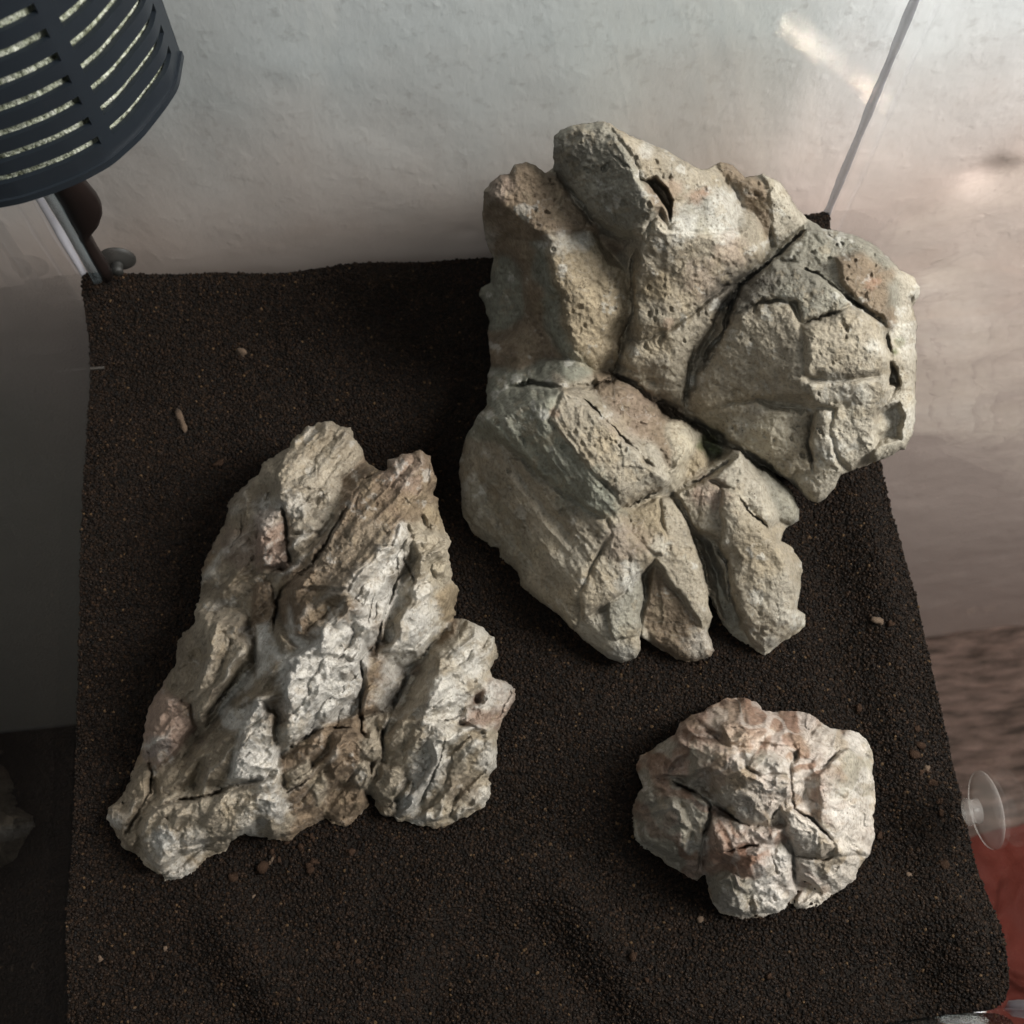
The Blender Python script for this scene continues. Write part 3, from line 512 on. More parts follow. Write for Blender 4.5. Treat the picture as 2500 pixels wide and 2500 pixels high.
ROCK_B = dict(
 outline=cv('B1', [(60,1450),(75,1350),(120,1200),(112,1080),(160,960),(220,840),(280,740),(285,620),(330,560),(490,440),(510,390),(600,310),(700,250),(710,210),(780,150),(825,95),(870,105),(900,80),(1000,70),(1060,105),(1130,115),(1150,190),(1200,250),(1220,340),(1260,360),(1315,410),(1350,400),(1370,345),(1450,300),(1590,268),(1665,310),(1670,370),(1710,490),(1690,550),(1718,600),(1720,690),(1755,760),(1780,840),(1800,890),(1785,950),(1805,1040),(1810,1150),(1855,1220),(1840,1280),(1820,1400)])
  + cv('B3', [(870,303),(950,310),(1040,345),(1080,390),(1130,420),(1145,500),(1155,575),(1090,640),(1120,690),(1190,720),(1240,745),(1270,820),(1240,900),(1180,980),(1160,1060),(1140,1200),(1135,1310),(1070,1390),(1110,1420),(1095,1520),(1040,1600),(900,1660),(760,1715),(600,1710),(520,1670),(470,1675),(440,1640),(370,1640),(330,1590),(290,1500),(275,1500),(280,1560),(240,1620),(180,1680),(110,1710)])
  + cv('B2', [(1540,1480),(1500,1450),(1450,1490),(1380,1520),(1310,1560),(1260,1605),(1180,1595),(1110,1600),(1120,1570),(1040,1580),(970,1565),(900,1600),(850,1660),(740,1710),(650,1790),(560,1850),(450,1865),(430,1820),(360,1790),(270,1690),(170,1620),(140,1540),(85,1460),(85,1380),(130,1340),(180,1310),(220,1200),(250,1130),(280,1050),(300,950),(320,830),(345,730),(380,670),(440,600),(470,520),(525,450),(530,300),(570,250),(625,215)]),
 shards=[
 ('B1','tan',20,.5,.4,[(700,250,6.5),(830,95,6),(1060,105,6),(1150,190,6),(1210,330,5.5),(1070,470,6.8),(1100,620,7),(1000,800,7.4),(860,830,7.4),(700,830,7.2),(650,600,7.6),(620,430,7.5)]),
 ('B1','tan',14,.5,.3,[(710,850,7.6),(880,830,7.6),(970,870,7.2),(860,980,7.1),(740,1040,7)]),
 ('B1','brown',12,.5,.2,[(1070,430,6.2),(1210,330,5.2),(1310,410,4.5),(1150,560,6),(1100,560,6)]),
 ('B1','taupe',14,.5,.2,[(285,620,3.5),(490,440,4.5),(700,250,5.8),(620,440,6.8),(550,600,6.8),(490,720,6.3),(490,960,6),(300,1200,5),(110,1200,2.6),(220,840,3)]),
 ('B1','pink',12,.5,.3,[(490,740,6.8),(660,640,7),(700,880,6.9),(720,1060,6.7),(560,1060,6.5),(490,970,6.4)]),
 ('B1','taupe',16,.5,.3,[(300,1200,4.8),(560,1070,6),(750,1100,6.6),(620,1300,6),(600,1500,5.8),(500,1600,5.2),(440,1500,4.8),(400,1400,4.4),(60,1450,1.8),(110,1200,2.5)]),
 ('B1','brown',10,.4,.4,[(470,1200,6),(560,1150,6.4),(610,1350,6.1),(600,1520,5.8),(510,1600,5.2),(450,1500,5)]),
 ('B1','brown',10,.4,.1,[(1140,570,8.6),(1350,400,8.6),(1450,300,8.4),(1590,268,8.2),(1670,330,8),(1710,500,8),(1560,620,8.6),(1440,780,9.2),(1390,920,9.6),(1200,1060,9.8),(1100,1200,9.9),(780,1200,8.8),(850,1080,8.5),(1000,850,8.6),(1080,680,8.6)]),
 ('B1','white',14,.5,.2,[(1460,770,9.2),(1540,880,8.6),(1470,1000,8),(1400,1200,7.2),(1330,1450,6.8),(1210,1530,7.3),(1200,1700,7.5),(900,1650,9.2),(920,1480,9.5),(1100,1230,9.8),(1200,1060,9.8),(1400,920,9.6)]),
 ('B1','brown',14,.3,.1,[(740,1220,8.4),(1090,1200,9.6),(1150,1350,9.7),(1000,1480,9.5),(900,1560,9.2),(760,1500,8.2),(740,1350,8.2)]),
 ('B1','cream',14,.6,.2,[(1500,750,8.2),(1640,830,7.6),(1760,850,7),(1800,1040,6.4),(1710,1150,6.0),(1650,1280,5.6),(1700,1480,4.8),(1560,1640,4.8),(1370,1650,6.1),(1450,1450,7),(1540,1200,7.5),(1590,1000,8),(1530,880,8.4)]),
 ('B1','ochre',12,.5,.2,[(1700,1150,5),(1800,1120,4),(1850,1220,3),(1820,1400,3),(1720,1450,4.2),(1650,1290,5.3)]),
 ('B1','ochre',12,.5,.2,[(1570,620,7.6),(1700,550,7),(1720,690,6.6),(1780,840,6),(1640,820,7.2)]),
 ('B2','tan',18,.9,.4,[(720,170,5.8),(940,170,6.2),(930,270,6.4),(1000,340,6.6),(990,430,6.3),(850,610,5.6),(700,830,4.6),(640,800,4.4),(630,690,4.5),(700,480,5.3),(690,290,5.6)]),
 ('B2','taupe',20,.5,.3,[(560,250,3),(690,220,4.6),(700,480,4.4),(640,700,3.8),(600,900,3.2),(430,1110,2.6),(370,1110,2.4),(330,830,1.6),(440,600,2),(525,450,2.2)]),
 ('B2','pink',14,.5,.3,[(370,880,3.2),(480,700,3.9),(620,730,4.2),(640,850,3.9),(500,1050,3.1),(390,1110,2.8)]),
 ('B2','taupe',14,.3,.0,[(1000,380,5),(1180,330,5.6),(1150,560,5.4),(1060,700,5.2),(950,800,4.8),(720,1050,4.0),(600,1200,3.2),(420,1300,2.4),(370,1120,2),(620,900,2.8),(850,620,3.8)]),
 ('B2','taupe',12,.4,.2,[(1190,250,8),(1320,350,8.2),(1250,450,8.2),(1230,650,7.8),(1070,700,7.2),(940,720,6.2),(1100,560,6.6),(1180,400,7.4)]),
 ('B2','white',12,.5,.2,[(1250,430,8.6),(1480,300,9.1),(1700,300,8),(1730,450,7.0),(1680,640,6.3),(1540,760,5.9),(1400,870,5.7),(1250,1010,5.3),(1240,850,7),(1240,680,7.9)]),
 ('B2','white',14,.5,.2,[(1080,700,7.3),(1150,780,7),(1180,1000,5.6),(1160,1130,4.9),(1000,1210,4.6),(870,1200,4.8),(920,1040,5.8),(980,830,6.6)]),
 ('B2','taupe',10,.4,.2,[(980,830,6),(900,1000,5.4),(860,1200,4.5),(720,1210,4),(720,1080,4.3),(830,930,5)]),
 ('B2','tan',24,.7,.4,[(330,1430,2.8),(480,1370,3.4),(800,1290,4.4),(1000,1260,4.8),(1190,1170,5.2),(1215,1420,4.0),(1150,1490,3.4),(1080,1460,3.6),(900,1580,3.0),(700,1650,2.4),(560,1700,2.0),(400,1780,1.6),(340,1680,1.8),(310,1520,2.2)]),
 ('B2','taupe',8,.3,.1,[(430,1830,1),(700,1680,1.3),(900,1590,1.4),(740,1710,.9),(560,1850,.7)]),
 ('B2','taupe',14,.3,.2,[(90,1380,1),(230,1210,1.8),(350,1130,2.4),(370,1300,2.4),(330,1400,2.2),(280,1560,1.8),(260,1680,1.2),(140,1540,.8)]),
 ('B2','brown',10,.4,.2,[(1180,1090,4.4),(1300,970,5.2),(1500,890,5.2),(1700,870,5.0),(1740,950,4.4),(1690,1160,3.6),(1520,1280,3),(1430,1350,2.6),(1280,1440,2.6),(1220,1400,3),(1210,1200,3.8)]),
 ('B2','tan',8,.4,.2,[(1240,1150,4.5),(1400,1060,5),(1420,1130,4.6),(1330,1230,4),(1240,1290,3.7)]),
 ('B2','tan',8,.4,.2,[(1370,1230,3.6),(1480,1140,4.2),(1510,1260,3.3),(1440,1350,2.9)]),
 ('B2','brown',8,.4,.2,[(1490,1050,4.8),(1640,960,5),(1690,1080,4.3),(1540,1200,3.8)]),
 ('B2','brown',10,.4,.2,[(1220,1420,2.2),(1440,1360,2.2),(1520,1290,2.6),(1700,1180,2.8),(1760,1300,2),(1740,1400,1.4),(1600,1500,.8),(1500,1450,1),(1300,1560,.7),(1110,1600,.6),(1130,1520,1.4)]),
 ('B3','tan',8,.5,.2,[(170,1370,3.4),(190,1280,3.8),(260,1260,3.8),(305,1360,3.4),(270,1440,2.8),(200,1440,2.8)]),
 ('B3','tan',8,.5,.2,[(190,1120,4.6),(290,1110,4.6),(345,1180,4.2),(330,1250,3.6),(210,1240,3.8)]),
 ('B3','tan',8,.5,.2,[(380,1320,3.4),(430,1310,3.6),(495,1350,3.3),(490,1450,2.5),(430,1540,1.8),(340,1500,2),(320,1430,2.4)]),
 ('B3','brown',10,.4,.2,[(240,660,6),(380,560,5.8),(370,700,5.4),(390,750,5),(340,900,4.4),(230,940,4.6),(250,750,5.6)]),
 ('B3','tan',8,.4,.2,[(240,970,4),(410,940,3.8),(400,1050,3.4),(330,1130,3.2),(240,1080,3.4)]),
 ('B3','pale',16,.6,.3,[(740,520,4.6),(860,440,4.6),(950,320,3.6),(1080,390,3.2),(1150,520,2.6),(1090,640,2.8),(1040,760,4),(940,830,4.6),(800,900,5.2),(660,950,5.4),(670,800,5.4),(720,690,5.2)]),
 ('B3','brown',10,.4,.1,[(600,950,4.2),(680,780,4.3),(740,520,4.2),(860,420,4),(850,330,3.2),(700,420,3),(560,640,3.2),(480,900,3.2),(460,1000,3.4)]),
 ('B3','tan',18,.6,.3,[(460,1000,4.4),(660,960,5.4),(790,1060,5.2),(795,1110,5),(740,1330,3.6),(640,1460,2.6),(540,1640,1.2),(490,1670,.8),(470,1560,1.4),(550,1400,2.4),(400,1280,3),(390,1150,3.8)]),
 ('B3','tan',14,.5,.2,[(800,1110,4),(900,1060,4.4),(1080,1080,3.6),(1140,1200,2.6),(1130,1310,2.2),(1070,1390,2),(1110,1420,1.6),(1090,1520,1),(900,1660,.8),(650,1690,.8),(640,1500,1.6),(740,1340,2.8)]),
 ('B3','pink',12,.5,.2,[(940,860,3.6),(1080,700,2.6),(1240,750,1.6),(1265,830,1.4),(1180,980,1.6),(1150,1080,2.2),(1020,1040,3.8),(920,1000,4.2)]),
 ('B3','taupe',8,.3,.1,[(300,1430,1.8),(380,1520,1.6),(460,1540,1.4),(480,1660,.6),(370,1640,.5),(310,1540,1)]),
 ],
 cracks=[('B1',9,.9,[(1120,620),(1020,780),(960,900),(860,1060),(760,1120),(640,1230),(610,1400),(600,1520)]),
  ('B1',7,.8,[(650,620),(690,800),(700,960),(740,1060)]),('B1',8,.8,[(1440,1000),(1420,1200),(1330,1420),(1300,1640)]),
  ('B1',5,.4,[(1230,1480),(1260,1300),(1290,1150)]),('B1',7,.7,[(1490,900),(1480,1010),(1560,1180)]),
  ('B1',5,.4,[(390,700),(380,840),(300,960)]),('B1',5,.4,[(490,760),(490,950)]),('B1',6,.6,[(1130,600),(1200,480),(1310,420)]),
  ('B2',9,.9,[(1000,440),(860,620),(740,770),(660,840)]),('B2',8,.8,[(350,1000),(370,1180),(360,1290),(270,1450),(190,1580)]),
  ('B2',9,.9,[(380,1390),(560,1330),(760,1300),(900,1230),(1100,1200),(1190,1150)]),
  ('B2',9,.9,[(440,1820),(620,1690),(760,1620),(900,1570)]),('B2',7,.7,[(1190,1060),(1300,960),(1440,890),(1700,850)]),
  ('B2',6,.6,[(1210,1200),(1220,1300),(1300,1250),(1420,1190)]),
  ('B3',9,1.0,[(225,560),(235,720),(220,900),(220,1060),(270,1110)]),('B3',9,1.1,[(560,640),(500,780),(440,900),(370,1100),(370,1250)]),
  ('B3',7,.7,[(790,1090),(760,1250),(690,1420),(600,1600)]),('B3',6,.6,[(850,330),(720,450),(600,590)]),
  ('B3',4,.35,[(230,980),(320,940),(440,920)]),('B3',5,.5,[(650,960),(780,1000),(920,950)]),('B3',9,1.0,[(285,1440),(295,1300),(340,1240)])],
 pits=[('B2',1.3,34,[(1000,350),(1010,450),(860,640),(700,850),(640,840),(560,1060),(640,1060),(760,850),(900,720),(1010,560),(1090,400)]),('B3',1.4,30,[(850,320),(700,430),(560,640),(470,880),(370,1100),(420,1120),(520,960),(600,780),(700,560),(850,420)]),
  ('B1',.7,20,[(800,1280),(960,1240),(1100,1260),(1090,1380),(940,1440),(840,1400)]),('B1',.5,16,[(800,600),(950,560),(1000,650),(880,740),(800,700)]),
  ('B3',.9,10,[(910,870),(1040,800),(1060,870),(960,910)]),('B2',.5,8,[(1330,400),(1390,405),(1390,425),(1340,420)]),('B2',.8,14,[(560,1640),(720,1590),(880,1580),(700,1660)])],
 stains=[('B1','white',.9,50,1230,1150),('B1','white',.95,60,1320,1230),('B1','white',.9,50,1400,980),('B1','white',.9,60,1050,1560),('B1','white',.9,60,1180,1480),
  ('B1','white',.8,40,1580,1200),('B1','white',.8,50,1600,1400),('B1','white',.8,50,1500,1560),('B1','cream',.8,60,1700,980),('B1','cream',.8,60,880,330),('B1','pale',.8,70,900,480),('B1','pale',.8,60,900,700),
  ('B1','white',.6,40,720,640),('B1','ochre',.5,60,840,150),('B1','ochre',.5,50,1560,640),('B1','white',.5,40,560,700),('B1','pink',.6,60,1480,420),('B1','pink',.6,60,380,940),('B1','ochre',.6,60,960,1330),
  ('B1','taupe',.8,60,1250,850),('B1','taupe',.7,90,1050,1050),('B1','cream',.7,60,1620,900),('B1','ochre',.6,40,1500,1130),
  ('B2','white',.9,70,1400,560),('B2','white',.9,60,1520,620),('B2','white',.9,50,1300,500),('B2','white',.9,50,1350,760),('B2','white',.8,30,1090,860),('B2','white',.9,40,1020,1010),('B2','white',.8,40,1100,1110),
  ('B2','ochre',.7,50,1180,880),('B2','brown',.7,40,1180,760),('B2','white',.9,40,1160,1370),('B2','white',.8,40,1130,1230),('B2','white',.9,40,1000,1510),('B2','blue',.8,30,440,1590),('B2','white',.7,50,460,1650),('B2','white',.6,40,640,1600),
  ('B2','white',.7,40,560,1800),('B2','pale',.7,80,850,1430),('B2','ochre',.3,60,800,1420),('B2','blue',.4,40,420,1010),('B2','taupe',.7,70,600,400),
  ('B3','white',.9,50,960,600),('B3','white',.9,50,800,800),('B3','white',.8,40,870,880),('B3','white',.8,50,700,1250),('B3','white',.9,40,640,1400),('B3','white',.8,30,560,1560),('B3','white',.7,40,1060,440),
  ('B3','ochre',.7,40,1010,1240),('B3','ochre',.6,40,1110,500),('B3','white',.8,40,1110,1260),('B3','white',.6,30,1060,1500),('B3','white',.7,50,760,1030),('B3','white',.6,40,1150,800),('B3','brown',.4,50,900,1440),
  ('B3','white',.8,50,620,380),('B3','white',.8,50,470,640),('B3','white',.8,40,400,820),('B3','blue',.4,30,520,1560)],
 stri=(.71, -.704), stri_amp=.32, stri_zone=lambda X, Y: 1.0 + 0 * X, chip=(70, 30), chip_amp=(.36, .22), seed=23, wh=.34, crumb=.19, ridge=(.95, 210., 66.), exag=1.35, soft=7, rough=1.8, white=.95, tone=(.86, .84, .81), grey=.05)

ROCK_C = dict(
 outline=cv('C', [(145,600),(180,540),(280,460),(400,400),(440,320),(520,260),(600,240),(670,190),(760,145),(870,145),(960,175),(1000,225),(1090,240),(1230,235),(1350,280),(1460,340),(1540,350),(1650,380),(1720,470),(1750,570),(1740,640),(1765,750),(1768,850),(1750,950),(1755,1100),(1720,1200),(1640,1300),(1640,1370),(1570,1440),(1480,1500),(1400,1560),(1300,1598),(1250,1585),(1200,1570),(1120,1610),(1000,1645),(850,1640),(720,1600),(650,1520),(620,1440),(615,1340),(560,1390),(500,1370),(400,1300),(300,1230),(170,1150),(110,1060),(105,960),(120,870),(190,750),(170,700),(145,640)]),
 shards=[
 ('C','grey',18,.5,.3,[(190,770,3.4),(280,715,3.8),(400,740,4.2),(640,860,4.8),(650,950,4.6),(610,1060,4),(590,1200,3.2),(560,1385,1.6),(400,1290,1.4),(170,1130,1.6),(130,960,2.2)]),
 ('C','green',6,.15,0,[(180,920,3),(400,870,4.4),(490,1020,4.1),(470,1180,3.2),(350,1190,2.9),(200,1100,2.4)]),
 ('C','grey',18,.5,.3,[(150,600,2.2),(300,450,3),(440,340,3.6),(560,330,4.6),(680,420,5.2),(600,480,5),(440,560,4.6),(340,680,4),(200,700,2.8)]),
 ('C','brown',12,.4,.1,[(340,680,3.6),(520,600,4.4),(640,760,4.2),(640,830,3.8),(400,730,3.4)]),
 ('C','pink',18,.5,.4,[(560,270,3.6),(760,145,2.6),(1000,230,3),(1230,240,3),(1380,300,3.2),(1250,450,5),(1100,480,5.6),(900,420,5.6),(720,400,5.2),(600,350,4.6)]),
 ('C','cream',10,.4,.2,[(720,330,5.2),(900,300,5.2),(1000,360,5.6),(900,430,6),(780,450,5.9)]),
 ('C','tan',20,.6,.4,[(640,600,5.8),(740,520,6),(880,560,6.4),(900,640,6.5),(1180,680,6.2),(1190,780,5.8),(1100,860,5.6),(1040,990,5),(930,1020,4.8),(800,960,5),(720,830,5.2),(660,700,5.5)]),
 ('C','grey',8,.4,.2,[(880,500,5.9),(1100,560,6.1),(1170,660,6),(1000,660,6.3),(890,600,6.3)]),
 ('C','grey',12,.4,.2,[(450,450,4.8),(620,440,5.3),(850,510,5.9),(740,540,6),(640,620,5.8),(540,650,5),(560,560,5)]),
 ('C','tan',12,.5,.2,[(1250,450,4.6),(1400,300,3.2),(1540,350,2.8),(1700,430,2),(1750,580,1.8),(1600,480,3),(1500,500,4),(1380,620,4.8),(1200,520,5)]),
 ('C','pale',22,.7,.5,[(1370,660,5.4),(1580,480,4),(1740,640,2.6),(1765,850,2.2),(1755,1100,2),(1700,1220,2),(1500,1200,3.6),(1380,1000,4.6),(1370,900,5)]),
 ('C','pink',8,.4,.1,[(1190,540,4.6),(1360,560,5),(1370,760,4.9),(1410,860,4.6),(1350,930,4.2),(1250,920,4.4),(1200,800,4.4)]),
 ('C','pale',16,.5,.4,[(1130,880,5.2),(1220,920,5.2),(1360,1000,4.9),(1470,1150,4),(1400,1220,3.5),(1250,1180,3.8),(1150,1040,4.6)]),
 ('C','tan',14,.5,.3,[(1230,1220,3.4),(1400,1230,3.4),(1560,1200,3),(1700,1220,2),(1640,1370,1.2),(1480,1500,.9),(1380,1440,1.6),(1260,1340,2.6)]),
 ('C','tan',14,.4,.3,[(1200,1580,.6),(1260,1440,1.4),(1480,1440,1.2),(1480,1500,.8),(1300,1598,.4)]),
 ('C','grey',34,1.0,.9,[(620,1360,2),(760,1200,3.6),(960,1150,4.2),(1130,1100,4.2),(1200,1200,3.6),(1210,1350,2.8),(1240,1480,1.8),(1100,1610,1),(850,1640,.8),(680,1560,1)]),
 ('C','pink',10,.4,.1,[(650,900,4.6),(820,980,4.9),(1000,1050,5),(1120,1040,4.9),(1050,1120,4.6),(720,1195,4.4),(690,1100,4.4),(640,1000,4.4)]),
 ('C','pink',10,.4,.2,[(610,1100,3.6),(650,1010,4),(680,1180,3.6),(720,1290,3),(620,1240,3)]),
 ('C','pink',8,.3,.2,[(740,1210,4.4),(980,1170,5),(980,1270,4.6),(890,1305,4.3),(820,1270,4.2)]),
 ('C','grey',6,.2,.1,[(690,1380,3),(790,1320,3.6),(890,1370,3.6),(880,1440,3.2),(780,1500,2.7),(700,1470,2.5)]),
 ],
 cracks=[('C',9,1.0,[(340,690),(440,740),(560,800),(650,870),(640,960),(600,1080),(590,1300),(570,1390)]),
  ('C',8,.9,[(1190,560),(1190,700),(1210,900),(1330,960),(1400,1040),(1450,1120)]),('C',8,.8,[(1375,640),(1450,580),(1520,500),(1600,470)]),
  ('C',6,.7,[(720,1200),(860,1160),(1040,1110)]),('C',6,.5,[(640,640),(520,640),(540,720),(640,800)]),('C',6,.6,[(590,360),(680,420),(730,460)]),
  ('C',7,.8,[(660,860),(760,920),(850,1000),(940,1030),(1060,960),(1120,870)]),('C',6,.7,[(1150,1050),(1210,1200),(1220,1340),(1260,1460)]),
  ('C',5,.4,[(1050,1170),(1080,1280),(1100,1340)]),('C',5,.5,[(640,1010),(690,1100),(700,1200)]),('C',5,.4,[(880,1420),(910,1470),(860,1500)]),
  ('C',5,.4,[(1540,420),(1640,500),(1700,570)]),('C',5,.4,[(1500,1200),(1400,1240),(1240,1210)]),('C',7,.7,[(340,560),(350,640),(330,690)])],
 pits=[('C',.8,10,[(1180,500),(1240,490),(1240,560),(1200,600)]),('C',.5,10,[(560,300),(640,330),(700,400),(640,400)])],
 stains=[('C','orange',.8,14,880,820),('C','orange',.8,14,1010,800),('C','orange',.7,34,920,1230),('C','orange',.7,22,690,1220),('C','orange',.5,40,880,370),('C','orange',.5,40,1300,300),('C','orange',.5,40,680,290),
  ('C','orange',.5,26,1130,460),('C','orange',.6,12,1560,370),('C','pink',.8,90,900,300),('C','pink',.8,70,640,330),('C','pink',.8,60,1260,440),('C','pink',.7,60,1290,760),('C','brown',.6,40,1180,560),('C','pink',.7,60,1000,760),('C','pink',.6,60,700,660),('C','ochre',.7,40,1300,420),('C','ochre',.6,40,860,700),('C','brown',.6,60,800,190),('C','white',.7,20,980,190),
  ('C','white',.8,50,1090,1330),('C','white',.9,40,1160,1280),('C','white',.8,40,1040,1440),('C','white',.7,60,1480,800),('C','white',.6,50,1550,950),('C','white',.7,40,1650,450),('C','white',.8,20,1300,620),('C','white',.6,40,1120,780),
  ('C','white',.5,40,1100,1530),('C','white',.6,20,830,1010),('C','cream',.7,60,800,330),('C','green',.7,70,1640,650),('C','orange',.5,14,1340,1400),('C','orange',.5,14,1420,1430),('C','white',.5,30,1310,1320),('C','green',.7,60,840,860),('C','grey',.95,130,330,1000),('C','orange',.8,50,900,1230),('C','brown',.6,60,900,820),('C','white',.9,60,1100,1320)],
 stri=(.8, .6), stri_amp=.13, stri_zone=lambda X, Y: 1.0 + 0 * X, chip=(48, 22), chip_amp=(.24, .12), seed=37, wh=.33, crumb=.10, fold=(.36, 64.), exag=2.1, soft=5, rough=1.1, white=.8, tone=(1.0, .95, .92), grey=.1)
def blur(a, n=1):
    for _ in range(n):
        a = a.copy(); a[1:-1] = (a[:-2] + 2 * a[1:-1] + a[2:]) / 4; a[:, 1:-1] = (a[:, :-2] + 2 * a[:, 1:-1] + a[:, 2:]) / 4
    return a
LOW = []
def build_rock(R, name, label, mat, step=2.2):
    O = np.array(R['outline']); sd = R['seed']
    x0, y0 = O.min(0) - 12; x1, y1 = O.max(0) + 12
    X, Y = np.meshgrid(np.arange(x0, x1, step), np.arange(y0, y1, step))
    # natural wobble of every traced edge
    wx = fbm(X / 46, Y / 46, sd + 1, 4, .6) * 9; wy = fbm(X / 46, Y / 46, sd + 2, 4, .6) * 9
    Xw, Yw = X + wx, Y + wy
    so = poly_sd(X + wx * .45, Y + wy * .45, O)
    so = so + R['rough'] * (1.6 * fbm(X / 11, Y / 11, sd + 51, 2) + 2.2 * ridged(X / 34, Y / 34, sd + 52, 2) + .5)
    sh = [(cv(s[0], s[5]), s) for s in R['shards']]
    ctr = np.array([p for s, _ in sh for p in s])
    def broad(px, py):
        w = 1 / ((px - ctr[:, 0]) ** 2 + (py - ctr[:, 1]) ** 2 + 130. ** 2) ** 1.5
        return (w * ctr[:, 2]).sum() / w.sum()
    sh = [([(q[0], q[1], max(.3, broad(q[0], q[1]) + R['exag'] * (q[2] - broad(q[0], q[1])))) for q in s], sp) for s, sp in sh]
    ctr = np.array([p for s, _ in sh for p in s])
    # under-body following the heights of all pieces
    num = np.zeros(X.shape); den = np.zeros(X.shape)
    for px, py, pz in ctr:
        w = 1 / ((X - px) ** 2 + (Y - py) ** 2 + 400) ** 1.6
        num += w * pz; den += w
    Z = num / den - 1.7 + .25 * fbm(X / 40, Y / 40, sd + 3, 3)
    Cc = np.zeros(X.shape + (3,)); Cc[:] = PAL['brown']
    for s, spec in sh:
        s = np.array(s); cr, cname, br, bd, dome, _ = spec
        A = np.c_[s[:, 0], s[:, 1], np.ones(len(s))]
        co = np.linalg.lstsq(A, s[:, 2], rcond=None)[0]
        m = 70
        ix = slice(max(0, int((s[:, 0].min() - m - x0) / step)), int((s[:, 0].max() + m - x0) / step) + 1)
        iy = slice(max(0, int((s[:, 1].min() - m - y0) / step)), int((s[:, 1].max() + m - y0) / step) + 1)
        xs, ys = Xw[iy, ix], Yw[iy, ix]
        d = poly_sd(xs, ys, s[:, :2])
        # bent, not perfectly flat: plane + residuals of the corner heights
        zz = co[0] * xs + co[1] * ys + co[2]
        res = s[:, 2] - A @ co
        nu = 0; de = 0
        for (px, py, _), rz in zip(s, res):
            w = 1 / ((xs - px) ** 2 + (ys - py) ** 2 + 900) ** 1.5; nu = nu + w * rz; de = de + w
        zz = zz + nu / de * .8
        di = np.clip(-d, 0, None); big = max(20., -d.min())
        zz = zz + dome * np.sqrt(np.clip(di / big, 0, 1))
        br = br * .7; k = np.clip(1 - di / br, 0, 1)
        zz = zz - np.where(d < 0, bd * (1 - np.sqrt(np.clip(1 - k * k, 0, 1))), bd + .055 * d)
        win = zz > Z[iy, ix]
        Z[iy, ix] = np.where(win, zz, Z[iy, ix])
        c = np.array(PAL[cname]) * (1 + .10 * (np.random.RandomState(len(s) * 7 + int(s[0, 0])).rand() - .5))
        Cc[iy, ix] = np.where(win[..., None], c, Cc[iy, ix])
    Z = blur(Z, 1)
    hx = fbm(X / 8, Y / 8, sd + 42, 2); hy = fbm(X / 8, Y / 8, sd + 43, 2)
    for cr, w, dep, pts in R['cracks']:
        p = cv(cr, pts)
        d = line_d(X + wx * .6 + 3 * hx, Y + wy * .6 + 3 * hy, p)
        e0 = np.hypot(X - p[0][0], Y - p[0][1]); e1 = np.hypot(X - p[-1][0], Y - p[-1][1])
        dep = dep * .9 * np.clip(np.minimum(e0, e1) / 40 + .15, 0, 1) * np.clip(.95 + .8 * vnoise(X / 38, Y / 38, sd + 41), .35, 1.2)
        w2 = w * .72 * (.45 + .5 * (vnoise(X / 30, Y / 30, sd + 8) * .5 + .5))
        Z -= dep * 1.15 * np.exp(-(d / (w2 * .75)) ** 2) + dep * .22 * np.exp(-(d / (w * 2.6)) ** 2)
    for cr, dep, soft, pts in R['pits']:
        d = poly_sd(Xw, Yw, cv(cr, pts))
        Z -= dep * np.clip(-d / soft + .15, 0, 1)
    # chipped facets, bedding striations, grain
    a, b = R['chip']; ca, cb_ = R['chip_amp']; sx, sy = R['stri']
    al = (Xw * sx + Yw * sy); ac = (Xw * sy - Yw * sx)
    Z += ca * (chips(Xw / a, Yw / a, sd + 4) + .35) + cb_ * (chips(al / (b * 1.7), ac / b, sd + 5) + .35)
    zone = R['stri_zone'](X, Y)
    Z += R['stri_amp'] * zone * ridged(al / 190, ac / 30, sd + 6, 3)
    if R.get('ridge'):
        amp, la, lc = R['ridge']
        q_ = ac / lc + 1.1 * fbm(X / 160, Y / 160, sd + 71, 3) + .25 * fbm(X / 40, Y / 40, sd + 72, 3)
        saw = np.abs(((q_ + .35 * vnoise(al / la, ac / lc / 2, sd + 73)) % 1.) - .62); saw = np.minimum(saw / .62, 1)
        RG = (1 - saw) ** 1.3 * np.clip(.75 + .8 * fbm(al / la, ac / lc, sd + 74, 2), .2, 1.3)
        Z += amp * (RG - .4)
    if R.get('fold'):
        amp, sc = R['fold']
        fx_ = X + 55 * fbm(X / 75, Y / 75, sd + 81, 3); fy_ = Y + 55 * fbm(X / 75, Y / 75, sd + 82, 3)
        Z += amp * (.6 * ridged((fx_ * .8 - fy_ * .6) / sc, (fx_ * .6 + fy_ * .8) / sc, sd + 83, 1) + .4 * ridged((fx_ * .3 + fy_ * .95) / sc * 1.9, (fx_ * .95 - fy_ * .3) / sc * 1.9, sd + 84, 2))
    Z += .06 * ridged(Xw / 26, Yw / 26, sd + 7, 3) + .055 * fbm(X / 9, Y / 9, sd + 9, 3, .7)
    Z += R['crumb'] * (chips(al / 22, ac / 14, sd + 31) + .35) * (.5 + .8 * np.clip(fbm(X / 70, Y / 70, sd + 33, 2) + .3, 0, 1))
    ho = np.clip(fbm(X / 17, Y / 17, sd + 10, 2) - .42, 0, 1) * np.clip(fbm(X / 120, Y / 120, sd + 21, 2) + .25, 0, 1)
    Z -= ho * .9
    # rolled-over silhouette
    RR, BB = 26., .9
    k = np.clip(1 - np.clip(-so, 0, None) / RR, 0, 1)
    Z = Z - BB * (1 - np.sqrt(np.clip(1 - k * k, 0, 1)))
